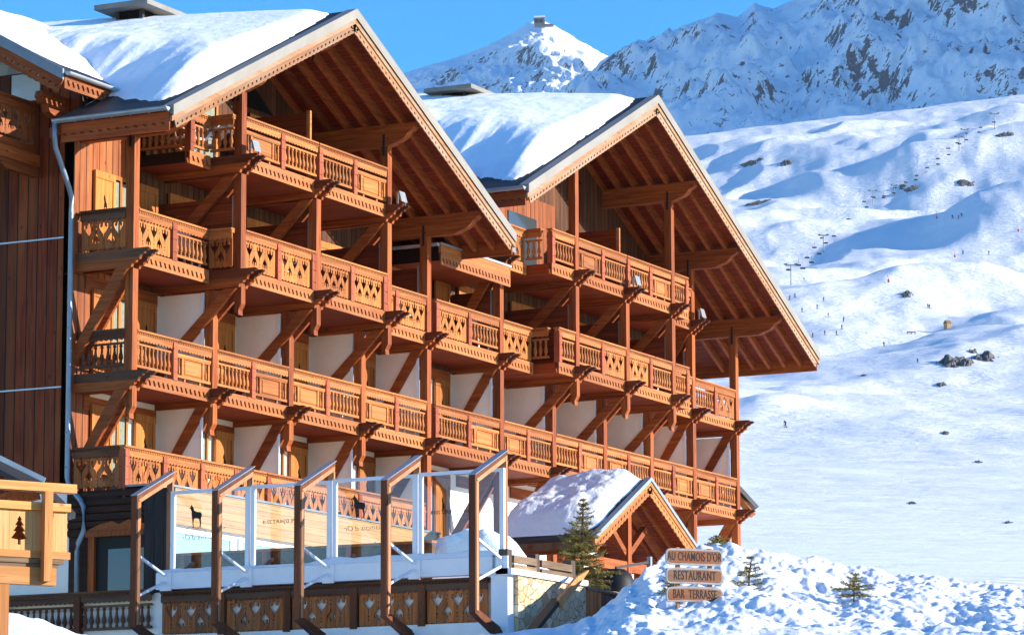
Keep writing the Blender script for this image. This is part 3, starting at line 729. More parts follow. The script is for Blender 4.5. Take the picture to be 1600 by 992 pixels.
# ================================================================== ROOF SNOW
def sm(a, b_, x):
    t = max(0, min(1, (x-a)/(b_-a))); return t*t*(3-2*t)
def fr(x, y, z=0, o=4):
    v = 0; a = 1
    for i in range(o): v += a*noise.noise((x*2**i, y*2**i, z+i*7.3)); a *= .5
    return v
def snow_sheet(name, label, xs, ys, base, thick, mat='snow_roof', drop=.06, cut=None):
    nx, ny = xs[2], ys[2]
    def P(i, j):
        x = xs[0]+(xs[1]-xs[0])*i/(nx-1); y = ys[0]+(ys[1]-ys[0])*j/(ny-1)
        if cut and y > cut[0]: x = max(x, cut[1])
        t = thick(x, y)
        return (x, y, base(x, y)+(t if t > .02 else -drop))
    o = MB().grid(nx, ny, P).build(name, M[mat], None, True)
    return tag(o, label, None, None, 'stuff')
def ridge_snow(xr, zr, xl, k0, k1, lab, cut=None, xend=2.2):
    def base(x, y): return zr-SL*abs(x-xr)-.0
    def thick(x, y):
        u = x-xl; v = y+1.8
        x0 = xl+.25+.5*min(max(0, v-.1), 2.6)+.36*fr(y*.9, 3, 1)+.12*fr(y*3.1, 8, 1)
        f = sm(0, 3.0, x-x0)**.75*sm(.28+.10*fr(x*.9, 5, 2), .28+.9, v)
        f *= sm(.1, 1.5, v+ .55*(xr-x)) if x < xr else sm(.3, 1.5, v)
        w_ = min(1, max(0, (xr-x)/(xr-xl)))
        t = (k1*v*(1-.02*v)+.07+w_*(k0+.085*min(v, 7)))*f
        t *= 1+(.04+.15*w_)*fr(x*.35, y*.35, xr)+.03*fr(x*1.3, y*1.3, xr)+.015*w_*fr(x*4, y*4, xr)
        if cut: t *= cut(x, y)
        if x > xr+.6: t *= sm(xend, .8, x-xr)
        return t
    return snow_sheet('snow', lab, (xl+.05, xr+xend, 150), (-1.75, 12.5, 190), base, thick, cut=(1.2, .35) if xl < 0 else None)
ridge_snow(6.84, 15.53, -1.48, .62, .092, 'thick wind-packed snow on the left gable roof of the hotel')
ridge_snow(24.74, 16.93, 16.25, .62, .125, 'smooth thick snow on the right gable roof of the hotel')
def wing_base(x, y): return ZE+WS*min(y-YE, 10-(y-YE))
def wing_thick(x, y):
    v = y-YE; u = x+1.5
    return (.22*sm(.15, 1.8, v-.25*sm(0, 4, 3-u)+.15*fr(x*.8, 1))*sm(.05, .8, u)*sm(9.8, 8, v)*sm(6, 4.6, x))*(1+.3*fr(x*.5, y*.5, 9)+.06*fr(x*2, y*2, 4))
snow_sheet('snow', 'rough snow on the roof of the side wing by the gutter', (-1.48, 6.0, 110), (YE+.05, YE+9.9, 130), wing_base, wing_thick)

# ================================================================== TERRACE
ter = thing('terrace', 'raised white-based terrace in front of the hotel restaurant', 'terrace')
MB().box(-1.45, 13, -10.25, -.96, -.6, -.34).build('floor', M['sat'], ter)
MB().box(-1.53, -1.40, -10.0, 7.0, -1.4, -.345).build('base_wall', M['plaster'], ter)
MB().box(-1.44, 13, -10.24, -10.05, -1.4, -.605).build('base_wall', M['plaster'], ter)
MB().box(-1.39, -1.33, -10.0, 7.0, -.342, .60).build('base_wall', M['plaster'], ter)
MB().box(-1.62, -1.32, -10.32, -9.93, -.9, .99).build('end_post', M['white'], ter)
tr = thing('terrace_railing', 'weathered carved wooden railing with cut-out hearts under the glass windscreen', 'railing', (-1.47, -1.75, .60))
rail_run(tr, (0, 0), 8.05, 0, 'cncncncnc', -math.pi/2, ('old_carved', 'old_rail', 'frame_side', 'trim'), False)
t2 = thing('terrace_railing', 'dark baluster railing on the terrace edge between timber platform and windscreen', 'railing', (-1.47, 4.6, .68))
rail_run(t2, (0, 0), 6.1, 0, 'ncnbnb', -math.pi/2, ('old_carved', 'old_rail', 'frame_side', 'trim'), False)
# ---- glass windscreen
ws = thing('glass_windscreen', 'tall glass windscreen with five leaning brown timber frames along the terrace', 'windscreen', (-1.5, -6, -.3))
ws.location = (0, 0, 0)
FY = [-1.87, -3.92, -5.96, -8.05, -10.12]
for k, y in enumerate(FY):
    pf = [(-2.75, -.23), (-2.75, 2.53), (-1.42, 3.17), (-1.42, .2)]
    a, b_ = y-.075, y+.075
    f = MB()
    f.prism([(-2.84, -.25), (-2.66, -.18), (-2.66, 2.46), (-2.84, 2.57)], 'y', a, b_)
    f.build('frame_post', M['frame_side'], ws)
    f = MB().prism([(-2.838, 2.573), (-2.658, 2.463), (-1.36, 3.06), (-1.36, 3.24)], 'y', a+.002, b_-.002)
    f.build('frame_arm', M['frame_side'], ws)
    MB().prism([(-2.838, -.253), (-2.658, -.183), (-1.75, -.46), (-1.55, -.62), (-1.9, -.62)], 'y', a+.002, b_-.002).build('frame_foot', M['frame_side'], ws)
    MB().box(-1.42, -1.36, a+.004, b_-.004, -.3, 3.03).build('frame_back', M['frame_lit'], ws)
    e = MB().box(-2.80, -2.70, a-.012, a-.002, -.2, 2.46)
    e.prism([(-2.79, 2.50), (-2.70, 2.45), (-1.4, 3.04), (-1.4, 3.14)], 'y', a-.012, a-.0005).build('sunlit_strip', M['frame_lit'], ws)  # pale strip that paints sunlight onto the frame's front
    MB().prism([(-2.85, 2.60), (-2.85, 2.585), (-1.34, 3.252), (-1.34, 3.267)], 'y', a-.02, b_+.01).build('flashing', M['zinc_blue'], ws)
    if k < 5:
        m = MB().beam((-2.66, y+.02, 1.32), (-1.72, y-.12, .92), .06, .05).beam((-2.66, y+.02, .42), (-1.72, y-.12, .80), .06, .05).box(-1.74, -1.70, y-.26, y+.02, .6, 1.0)
        m.build('strut', M['white'], ws)
MB().box(-1.70, -1.46, -10.0, -1.72, .64, 1.0).build('base_beam', M['white'], ws)
for k in range(4):
    y1, y0 = FY[k]-.12, FY[k+1]+.02
    z0, z1 = 1.02, 2.80+.02*k
    m = MB().box(-1.56, -1.48, y1-.09, y1, z0, z1).box(-1.56, -1.48, y0-.10, y0, z0, z1).box(-1.56, -1.48, y0, y1-.09, z1-.07, z1).box(-1.56, -1.48, y0, y1-.09, z0, z0+.05)
    gf = m.build('pane_frame', M['white'], ws)
    gp = MB().box(-1.527, -1.519, y0, y1-.09, z0+.05, z1-.07).build('glass_pane', M['glass'], ws)
def text_mesh(body, size, mat, align='CENTER', thick=.004, shear=0, sx=1, off=0):
    cu = bpy.data.curves.new('lettering', 'FONT'); cu.body = body; cu.size = size; cu.align_x = align; cu.align_y = 'CENTER'; cu.extrude = thick/2; cu.shear = shear; cu.space_character = 1.08; cu.offset = off
    o = bpy.data.objects.new('lettering', cu); COL.objects.link(o)
    me = bpy.data.meshes.new_from_object(o.evaluated_get(bpy.context.evaluated_depsgraph_get())); me.name = 'lettering'
    bpy.data.objects.remove(o); bpy.data.curves.remove(cu); me.materials.clear(); me.materials.append(M[mat]); me.transform(Matrix.Scale(sx, 4, (1, 0, 0))); return me
RT = Matrix(((0, 0, 1), (1, 0, 0), (0, 1, 0))).to_euler()      # lettering that reads from the terrace side
CHB = [(-.30, .62), (-.27, .74), (-.23, .60), (-.25, .78), (-.19, .62), (-.12, .56), (-.08, .40), (.10, .30), (.34, .28), (.44, .18), (.43, .02), (.38, -.1), (.40, -.34), (.36, -.62), (.31, -.62), (.32, -.34), (.26, -.12), (.10, -.06), (-.08, -.08), (-.12, -.30), (-.10, -.58), (-.15, -.58), (-.19, -.2), (-.24, .10), (-.25, .34), (-.33, .50), (-.40, .52)]
for k in (0, 2):
    yc = FY[k]-.74; s_ = .38
    MB().prism([(yc-x*s_, 2.2+z*s_) for x, z in CHB], 'x', -1.533, -1.529).build('chamois_emblem', M['decal'], ws)
    m = MB()
    pts = [(-.6, -.66), (-.3, -.5), (-.12, -.62), (.1, -.72), (.3, -.54), (.5, -.7), (.8, -.9)]
    for (a, c), (d, e) in zip(pts, pts[1:]): m.beam((-1.531, yc-a*s_, 2.2+c*s_), (-1.531, yc-d*s_, 2.2+e*s_), .012, .004)
    m.build('mountain_line', M['decal'], ws)
    link('lettering', text_mesh("Chamois d'Or", .17, 'decal', shear=.25, off=-.003), ws, (-1.531, yc-.2, 1.76), RT)
for k in (1, 3):
    link('lettering', text_mesh("L'ALPE D'HUEZ", .11, 'decal'), ws, (-1.531, FY[k]-1.05, 2.0), RT)
    link('lettering', text_mesh("2018", .11, 'decal'), ws, (-1.531, FY[k]-.52, 2.0), RT)
# timber bench wall and snow behind the glass
bw = thing('bench_wall', 'dark timber bench wall just behind the windscreen glass', 'bench')
MB().box(-1.0, -.86, -8.2, -1.3, -.34, 1.42).build('back_board', M['old_rail'], bw)
MB().box(-1.04, -.80, -8.22, -1.28, 1.423, 1.48).build('cap_board', M['honey_x'], bw)
for y in (-2.0, -4.1, -6.2, -8.0): MB().box(-1.08, -1.003, y-.05, y+.05, -.34, 1.42).build('post', M['beam_z'], bw)
bp = thing('charred_screen', 'tall charred plank screen beside the first windscreen frame', 'screen')
for k in range(3): MB().box(-1.10, -1.04, -1.78+k*.26, -1.53+k*.26, -.34, 2.95).build('board', M['black_plank'], bp)
MB().box(-1.03, -.98, -1.8, -1.0, .2, .35).build('batten', M['black_plank'], bp)
def blob(name, label, fn, u, v, mat='snow_melt', nu=60, nv=60, kind='stuff'):
    o = MB().grid(nu, nv, lambda i, j: fn(u[0]+(u[1]-u[0])*i/(nu-1), v[0]+(v[1]-v[0])*j/(nv-1))).build(name, M[mat], None, True)
    return tag(o, label, None, None, kind)
def mound(cx, cy, rx, ry, h, z0, seed):
    def fn(x, y):
        d = ((x-cx)/rx)**2+((y-cy)/ry)**2
        q = max(0, 1-d)
        return (x, y, z0+h*q**.6*(1+.12*fr(x*.9, y*.9, seed))+(.05*fr(x*3, y*3, seed) if d < 1 else -.25))
    return fn
blob('snow', 'big melting snow heap behind the last windscreen pane', mound(.1, -8.55, 1.35, 1.9, 2.15, -.4, 3), (-1.3, 1.5), (-10.2, -6.8))
blob('snow', 'low snow heap on the terrace seen through the first panes', mound(1.6, -3.6, 2.4, 2.6, 1.9, -.4, 5), (-.7, 4.1), (-6.3, -1.15))
blob('snow', 'white snow heap behind the grey rail fence', mound(1.6, -8.6, 2.6, 1.5, 1.75, -.4, 8), (-.9, 4.3), (-10.1, -7.2), 'snow_near', 90, 70)
def ledge(x, y):
    t = max(0, .02+.075*(.5+fr(y*.7, 2, 4))+.07*sm(-5, -6.5, y))*sm(-1.70, -1.64, x)*sm(-1.46, -1.52, x)
    return (x, y, 1.003+t)
blob('snow', 'thin snow line lying on the white windscreen beam', ledge, (-1.70, -1.46), (-10.0, -1.75), 'snow_near', 12, 240)

# ---- stone wall, fence, plank
sw = thing('stone_wall', 'cream rubble stone wall with a white concrete cap below the fence', 'wall')
MB().box(-1.34, 1.9, -10.42, -10.0, -2.2, .615).build('masonry', M['stone'], sw)
MB().box(-1.74, 1.93, -10.47, -9.95, .618, .74).build('cap', M['white'], sw)
pfz = thing('plank_fence', 'low orange plank fence continuing the stone wall', 'fence')
for k in range(8): MB().box(1.95+k*.2, 2.13+k*.2, -10.40, -10.35, -2, .56-.012*k).build('board', M['honey_z' if k < 4 else 'beam_old'], pfz)
MB().box(1.93, 3.6, -10.44, -10.32, .565, .61).build('cap_board', M['greywood_x'], pfz)
gf = thing('rail_fence', 'grey weathered post-and-rail fence on top of the stone wall', 'fence')
for x in (-1.62, -.32, 1.4):
    MB().box(x-.09, x+.12, -10.36, -10.15, .745, 1.14).build('post', M['greywood_z'], gf)
for a, c in ((-1.48, -.43), (-.18, 1.29)):
    MB().box(a, c, -10.40, -10.33, .88, 1.03).build('rail', M['greywood_x'], gf)
    MB().box(a, c, -10.40, -10.33, .752, .84).build('rail', M['greywood_x'], gf)
lp = thing('leaning_plank', 'long pointed plank leaning across the stone wall, shaded side painted black and sunlit end pale', 'plank')
p0, p1 = Vector((-2.2, -11, -.8)), Vector((.75, -10.75, .74))
dd = (p1-p0)
def sect(t): return p0+dd*t
MB().beam(sect(0), sect(.62), .10, .22, (0, -1, 0)).build('board', M['black'], lp)  # black stands in for the plank's shaded side
side_v = dd.normalized().cross(Vector((0, -1, 0))).normalized()
a0, a1, tip = sect(.56), sect(.9), sect(1.12)
n_ = Vector((0, -1, 0)); n_ = (n_-dd.normalized()*n_.dot(dd.normalized())).normalized()
def quad(c, hw): return [c-side_v*hw-n_*.02, c+side_v*hw-n_*.02, c+side_v*hw+n_*.05, c-side_v*hw+n_*.05]
MB().hexa(quad(a0+n_*.1, .10), quad(a1+n_*.1, .10)).hexa(quad(a1+n_*.1, .10), quad(tip+side_v*.05+n_*.1, .01)).build('tip', M['larch_p'], lp)  # pale wood paints the sunlit face of the plank

# ---- entrance porch
po = thing('entrance_porch', 'small gabled timber entrance porch under deep lumpy snow', 'porch')
PXR, PZR, PSL = 14.9, 4.48, .53
pz = lambda x: PZR-PSL*abs(x-PXR)
PXL, PXQ, PYF, PYB = 11.57, 18.3, -6.0, -3.3
m = MB()
for e in (PXL, PXQ):
    m.hexa([(PXR, PYF+.05, PZR), (e, PYF+.05, pz(e)), (e, PYF+.05, pz(e)-.08), (PXR, PYF+.05, PZR-.08)], [(PXR, PYB, PZR), (e, PYB, pz(e)), (e, PYB, pz(e)-.08), (PXR, PYB, PZR-.08)])
pr_ = m.build('roof', M['metal_dark'], po)
m = MB()
for e in (PXL+.05, PXQ-.05):
    m.hexa([(PXR, PYF+.08, PZR-.083), (e, PYF+.08, pz(e)-.083), (e, PYF+.08, pz(e)-.11), (PXR, PYF+.08, PZR-.11)], [(PXR, PYB, PZR-.083), (e, PYB, pz(e)-.083), (e, PYB, pz(e)-.11), (PXR, PYB, PZR-.11)])
m.build('soffit', M['soffit_x'], pr_)
for e in (PXL, PXQ):
    d = 1 if e > PXR else -1; L = abs(e-PXR)/math.cos(math.atan(PSL)); ang = math.atan(PSL)*d
    MB().hexa([(PXR, PYF-.06, PZR+.05), (e, PYF-.06, pz(e)+.05), (e, PYF-.06, pz(e)-.05), (PXR, PYF-.06, PZR-.05)], [(PXR, PYF+.1, PZR+.05), (e, PYF+.1, pz(e)+.05), (e, PYF+.1, pz(e)-.002), (PXR, PYF+.1, PZR-.002)]).build('rake_cap', M['zinc_blue'], pr_)
    MB().hexa([(PXR, PYF-.03, PZR-.053), (e, PYF-.03, pz(e)-.053), (e, PYF-.03, pz(e)-.17), (PXR, PYF-.03, PZR-.17)], [(PXR, PYF+.04, PZR-.053), (e, PYF+.04, pz(e)-.053), (e, PYF+.04, pz(e)-.17), (PXR, PYF+.04, PZR-.17)]).build('rake_board', M['honey_x'], pr_)
    n = round(L/.2); pit = L/n
    o = link('fretted_board', curve_mesh('fretted_board', scallop(L, -.15, -.34, .03, pit), [[((i+.2)*pit, -.22), ((i+.5)*pit, -.21), ((i+.75)*pit, -.265), ((i+.45)*pit, -.275)] for i in range(n)], .03, M['honey_x']), pr_, (PXR, PYF+.01, PZR), (0, ang, 0))
    if d < 0: o.scale.x = -1
    y = PYF+.5
    while y < PYB:
        MB().hexa([(PXR+d*.05, y, pz(PXR+.05)-.085), (e-d*.1, y, pz(e)-.03), (e-d*.1, y, pz(e)-.2), (PXR+d*.05, y, pz(PXR+.05)-.25)], [(PXR+d*.05, y+.1, pz(PXR+.05)-.085), (e-d*.1, y+.1, pz(e)-.03), (e-d*.1, y+.1, pz(e)-.2), (PXR+d*.05, y+.1, pz(PXR+.05)-.25)]).build('rafter', M['beam_x'], pr_); y += .7
    MB().box(e-.03, e+.03, PYF+.1, PYB, pz(e)-.28, pz(e)-.09).build('eave_board', M['old_rail'], pr_)
YT = -5.3
MB().box(11.75, 18.1, YT-.1, YT+.1, 2.12, 2.38).build('tie_beam', M['beam_x'], po)
MB().box(14.8, 15.0, YT-.13, YT+.13, 2.0, 4.1).build('king_post', M['beam_z'], po)
for d in (-1, 1):
    MB().beam((14.9+d*.12, YT, 2.6), (14.9+d*1.15, YT, 3.32), .16, .16).build('strut', M['beam_x'], po)
    MB().beam((14.9+d*.05, YT+.12, 4.05), (14.9+d*2.9, YT+.12, 2.45), .14, .18).build('strut', M['beam_x'], po)
for x in (12.1, 14.1, 15.7, 17.7):
    MB().box(x-.1, x+.1, YT-.1, YT+.1, -1, 2.118).build('post', M['beam_z'], po)
for x in (12.1, 17.7): MB().box(x-.09, x+.09, PYF+.2, PYB, 2.385, 2.6).build('wall_plate', M['beam_y'], po)
MB().box(11.9, 17.9, -3.5, -3.4, -.6, 2.4).build('back_wall', M['plank_wall'], po)
MB().box(14.0, 15.6, -3.56, -3.503, -.4, 1.9).build('door', M['shutter'], po)
def pb(x, y): return pz(x)
def pt(x, y):
    v = y-PYF; u = x-PXL
    t = .36*sm(.1, 1.0, u)*sm(.1, .7, v+.1*fr(x, 2))*sm(3.2, 2.2, x-PXR)
    return t*(1+.35*fr(x*.8, y*.8, 2)+.16*fr(x*2.4, y*2.4, 5))*(.6+.4*sm(0, 1.2, v))*(1-.45*sm(1.2, 2.8, v)*sm(1.4, 2.8, u))
snow_sheet('snow', 'lumpy snow on the entrance porch roof', (PXL+.03, PXR+2.9, 120), (PYF+.04, PYB+.1, 110), pb, pt, 'snow_near')
cv = thing('covered_barbecue', 'black rounded cover over a barbecue beside the porch', 'barbecue', tuple(at(962, 915, 84)))
MB().lathe(0, 0, [(0, .42), (.22, .4), (.38, .28), (.46, .08), (.46, -.6)], 16).build('cover', M['black'], cv, True)
MB().beam((-.2, -.1, .42), (.85, -.5, .62), .06, .06).build('handle', M['metal_dark'], cv)
MB().box(.82, .92, -.55, -.45, -.6, .75).build('stand', M['steel'], cv)

# ================================================================== THINGS ON THE BALCONIES
fw = thing('firewood_stack', 'stack of split firewood behind the top left balusters', 'firewood', (2.5, .75, RD-.98))
m = MB()
for i in range(6):
    for j in range(9):
        r = random.uniform(.05, .075); m.lathe(0, 0, [(0, 0)], 3) if False else None
        y = -.55+i*.2+random.uniform(-.03, .03)+(.1 if j % 2 else 0); z = .08+j*.105
        m.tube([(-.22, y, z), (.25, y+random.uniform(-.02, .02), z)], r, 7)
m.build('log', M['firewood'], fw)
def chair(name, label, loc, rz, recl=False):
    t = thing(name, label, 'chair', loc, None, (0, 0, rz))
    if recl:
        MB().hexa([(-.28, -.6, .32), (.28, -.6, .32), (.28, .15, .36), (-.28, .15, .36)], [(-.28, -.6, .37), (.28, -.6, .37), (.28, .15, .41), (-.28, .15, .41)]).build('seat', M['white'], t)
        MB().hexa([(-.28, .16, .36), (.28, .16, .36), (.28, .75, .92), (-.28, .75, .92)], [(-.28, .13, .42), (.28, .13, .42), (.28, .71, .97), (-.28, .71, .97)]).build('backrest', M['white'], t)
    else:
        MB().box(-.22, .22, -.22, .22, .42, .46).build('seat', M['white'], t)
        MB().hexa([(-.22, .2, .465), (.22, .2, .465), (.22, .24, .465), (-.22, .24, .465)], [(-.2, .29, .98), (.2, .29, .98), (.2, .33, .98), (-.2, .33, .98)]).build('backrest', M['white'], t)
    for x in (-.2, .2):
        for y in (-.19, .19): MB().box(x-.018, x+.018, y-.018, y+.018, 0, .415 if not recl else .33).build('leg', M['white'], t)
    for x in (-.25, .25): MB().box(x-.02, x+.02, -.2, .25, .64, .67).build('armrest', M['white'], t)
    return t
chair('sun_lounger', 'white reclining lounger by the top left balcony corner', (2.75, .25, RD-.98), -1.7, True)
chair('garden_chair', 'white plastic chair behind the rail next to the lounger', (3.0, .9, RD-.98), -.4)
chair('garden_chair', 'white plastic chair standing nearest the top left post', (3.75, .5, RD-.98), .5)
names = ['second tier', 'third tier', 'fourth tier']
chs = None
for R, lv in ((RA, 'lowest'), (RB, 'middle'), (RC, 'upper')):
    for i in range(10):
        if (R == RA and i > 3) or (R == RC and i in (2, 5, 6, 8)): continue
        x, y = PX[i+1]-.42, .42 if R != RC or i not in (1, 2, 6, 7) else -.2
        loc = (x, y, R-.98)
        if chs is None:
            chs = chair('balcony_chair', 'white folding chair peeping over a balcony rail beside a divider', loc, 1.4); chs['group'] = 'white chairs on the room balconies'
        else:
            c = chs.copy(); COL.objects.link(c); c.location = loc; c.rotation_euler.z = random.uniform(.9, 1.9)
            for ch in chs.children:
                k = ch.copy(); COL.objects.link(k); k.parent = c

# ================================================================== SIGN
sg_o = at(1084, 957, 66)
sg = thing('wooden_sign', 'three orange wooden boards on two posts lettered in black', 'sign', tuple(sg_o+Vector((0, 0, .08))), None, (0, 0, math.atan2(RX.y, RX.x)+RAD(24)))
def rounded(L, H, r, bow=0, wob=0):
    pts = []
    def e(x, z): pts.append((x, z+bow*(1-(2*x/L)**2)+random.uniform(-wob, wob)))
    for cx, cz, a0 in ((L/2-r, H/2-r, 0), (-L/2+r, H/2-r, 90), (-L/2+r, -H/2+r, 180), (L/2-r, -H/2+r, 270)):
        if cx < 0 and cz > 0 or (cx > 0 and cz < 0):
            for k in range(1, 6): e((1 if cx < 0 else -1)*(L/2-r)*(1-k/3), cz+(r if cz > 0 else -r))
        for k in range(4): a = RAD(a0+k*30); e(cx+r*math.cos(a), cz+r*math.sin(a))
    return pts
M['sign'] = wood('sign_board', (122, 60, 28), (172, 100, 52), 'x', weather=(150, 126, 108), wamt=.8)
M['sign_edge'] = plain('grey_board_edge', (150, 144, 142), .8, .2, var=.2, scale=8)
for zc, H, body, sz, bow, sx in ((.80*1.21, .31, "AU CHAMOIS D'OR", .235, 0, .525), (.585*1.0+.02, .30, "RESTAURANT", .24, .01, .57), (.245, .29, "BAR  TERRASSE", .235, .025, .545)):
    L_ = 1.19
    b_ = MB().prism(rounded(L_, H, .09, bow, .003), 'y', -.06, -.012).build('board', M['sign_edge'], sg); b_.location.z = zc
    MB().prism(rounded(L_-.06, H-.075, .06, bow, .002), 'y', -.0635, -.0605).build('board_face', M['sign'], b_)
    link('lettering', text_mesh(body, sz, 'decal', sx=sx, off=.001), b_, (0, -.066, bow*.6), (math.pi/2, 0, 0))
for x in (-.32, .36): MB().box(x-.035, x+.035, -.01, .06, -.5, 1.15).build('post', M['frame_lit'], sg)

# ================================================================== LARCH PLATFORM (bottom left)
ux = Vector((.875, -.484, 0))
pl = thing('timber_platform', 'fresh pale larch platform with fir-tree cut-outs in its board railing', 'platform', tuple(at(103, 870, 44)), None, (0, 0, math.atan2(ux.y, ux.x)))
def fir(cx, cz, s):
    h = [(0, .5), (.09, .36), (.05, .35), (.16, .18), (.08, .17), (.22, -.02), (.12, -.03), (.30, -.26), (.05, -.30), (.05, -.46)]
    return [(cx+x*s, cz+z*s) for x, z in h]+[(cx-x*s, cz+z*s) for x, z in reversed(h[1:])]
link('board_panel', curve_mesh('board_panel', [(-2.6, -.01), (0, -.01), (0, .66), (-2.6, .66)], [fir(-.66, .30, .38), fir(-1.06, .30, .38), fir(-1.46, .30, .38)], .035, M['larch_z']), pl)
for z0, z1, x1, nm in ((.80, .91, .08, 'handrail'), (.565, .665, .03, 'rail'), (-.035, .055, .03, 'rail')):
    MB().box(-2.6, x1, -.12 if z0 > .7 else -.062, .05 if z0 > .7 else -.02, z0, z1).build(nm, M['larch_b'], pl)
for x in (-.33, -1.55): MB().box(x-.055, x+.055, -.17, -.123 if False else -.064, -.33, .797).build('post', M['larch_p'], pl)
MB().box(-2.6, -.03, .22, .25, -.03, .68).build('back_panel', M['beam_x'], pl)
MB().box(-2.6, -.05, -.05, 2.0, -.10, -.04).box(-2.6, -.12, -.03, 2.0, -.15, -.103).build('deck', M['greywood_x'], pl)
MB().box(-2.6, -.16, -.06, .08, -.37, -.153).build('beam', M['larch_b'], pl)
MB().box(-2.6, -.16, 1.8, 1.95, -.37, -.153).build('beam', M['larch_b'], pl)
MB().box(-1.0, -.8, -.05, .15, -2.2, -.373).build('support_post', M['larch_p'], pl)
MB().beam((-1.0, .05, -.9), (-1.5, .05, -.4), .12, .12).build('brace', M['larch_b'], pl)

an = thing('annex_roof', 'dark low shed roof with a pale metal edge behind the timber platform', 'shed')
A, B_ = at(-60, 690, 70), at(70, 754, 70); v = Vector((-1.6, -.8, -.25))
MB().hexa([A, B_, B_+v, A+v], [p+Vector((0, 0, -.1)) for p in (A, B_, B_+v, A+v)]).build('roof', M['metal_dark'], an)
MB().beam(A+Vector((0, 0, .05)), B_+Vector((0, 0, .05)), .12, .1).build('roof_edge', M['zinc'], an)
C_ = at(118, 800, 70)
MB().hexa([B_, C_, C_+v*.6, B_+v*.6], [p+Vector((0, 0, -.12)) for p in (B_, C_, C_+v*.6, B_+v*.6)]).build('lower_roof', M['metal_dark'], an)
MB().beam(at(-60, 800, 69.5), at(60, 768, 69.5), .15, .3).build('beam', M['beam_x'], an)
ta = thing('lean_to_roof', 'grey sloping lean-to roof edge behind the far right post', 'roof')
q0, q1 = at(1152, 762, 112), at(1181, 794, 112)
MB().beam(q0, q1, .5, .12).build('roof_edge', M['chimney'], ta); MB().beam(q0+Vector((0, 0, -.25)), q1+Vector((-.3, 0, -.25)), .3, .2).build('rake_board', M['honey_x'], ta)

# ================================================================== GROUND, SLOPES, MOUNTAINS (heights as seen from the valley road)
FW = Vector((math.cos(RAD(YAW)), math.sin(RAD(YAW)), 0)); RT_ = Vector((math.sin(RAD(YAW)), -math.cos(RAD(YAW)), 0))
def el_t(y): return math.tan(RAD(PITCH)-math.atan((y-496)/F))
def lat(x): return (x-800)/(F*.99)
def interp(tab, x):
    if x <= tab[0][0]: return tab[0][1]
    for (a, b_), (c, d) in zip(tab, tab[1:]):
        if x <= c:
            t = (x-a)/(c-a); return b_+(d-b_)*t
    return tab[-1][1]
def sinterp(tab, x):
    """smooth version"""
    if x <= tab[0][0]: return tab[0][1]
    for (a, b_), (c, d) in zip(tab, tab[1:]):
        if x <= c:
            t = (x-a)/(c-a); t = t*t*(3-2*t); return b_+(d-b_)*t
    return tab[-1][1]
def W(x, D, z): return CAM+FW*D+RT_*(lat(x)*D)+Vector((0, 0, z-CAM.z))
# ---- near ploughed snow
CREST = [(0, 1010), (700, 1000), (760, 990), (860, 980), (890, 972), (920, 955), (950, 932), (985, 908), (1015, 885), (1045, 868), (1085, 858), (1130, 852), (1180, 857), (1250, 871), (1330, 885), (1400, 896), (1500, 908), (1600, 919), (1800, 935), (2100, 950)]
LEFT = [(-300, 940), (0, 952), (30, 957), (60, 966), (100, 980), (135, 992), (180, 1010), (400, 1040)]
def near_z(x, D):
    yb = 1012-10*sm(500, 1000, x)
    z58 = CAM.z+52*el_t(1030)
    Dc = 71 if x < 980 else 71+5*sm(980, 1080, x)
    yc = sinterp(CREST, x)
    zc = CAM.z+Dc*el_t(yc)
    t = (D-52)/(Dc-52)
    wx = lat(x)*D
    amp = sm(870, 930, x)
    if t <= 1:
        y = 1030+(yc-1030)*max(0, t)**1.35
        z = CAM.z+D*el_t(y)
        if t < 0: z = CAM.z+D*el_t(1030)-.02*(52-D)
    else:
        z = zc-.20*(D-Dc)*sm(850, 1000, x)-.01*(D-Dc)
    # lumps and blocks thrown up by the plough
    n = noise.noise((wx*.9, D*.45, 1)); n2 = noise.noise((wx*2.6, D*1.3, 5)); n3 = noise.noise((wx*6, D*3.2, 9))
    v = noise.voronoi((wx*1.9, D*1.0, 3))[0][0]
    k = sm(.05, .6, t)*(1-.6*sm(1.0, 1.2, t))
    n4 = noise.noise((wx*13, D*8, 3)); n5 = noise.noise((wx*27, D*16, 8))
    v2 = noise.voronoi((wx*5.2, D*3.4, 6))[0][0]; v3 = noise.voronoi((wx*10, D*6.5, 2))[0][0]
    z += amp*k*(.24*n+.15*n2*(1-v)+.06*n3+.10*max(0, .5-v)+.055*max(0, .42-v2)*(.4+.6*sm(-.2, .3, n2))+.035*max(0, .4-v3)+.014*n4+.007*n5+.16*noise.noise((wx*.35, D*.2, 4)))+(.02*n2+.012*n3)*(1-amp)
    z -= .035*amp*k
    if x < 480 and D < 60:
        yl = sinterp(LEFT, x); zl = CAM.z+51*el_t(yl)
        q = sm(46, 51, D)*(1-sm(51.5, 57, D))
        z = z*(1-q)+max(z, zl+.05*n+.03*n2)*q
    return z
NX, ND = 900, 400
def nx_(i): return -250+i*7.5 if i < 100 else (500+(i-100)*1600/760 if i < 860 else 2100+(i-860)*15)
def nd_(j): return 44+j*.12 if j < 50 else (50+(j-50)*.09 if j < 350 else 77+(j-350)*.22)
m = MB().grid(NX, ND, lambda i, j: W(nx_(i), nd_(j), near_z(nx_(i), nd_(j))))
o = m.build('snow_ground', M['snow_near'], None, True, False); tag(o, 'white churned snow bank and packed snow in front of the hotel', None, None, 'structure')

# ---- ski slope
PROF = [(60, 1010), (100, 925), (115, 905), (200, 862), (350, 802), (500, 747), (775, 668), (1000, 603), (1300, 532), (1600, 482), (1900, 430), (2300, 352), (2700, 272), (3000, 212), (3080, 210), (3300, 228)]
def gauss(v): return math.exp(-v*v)
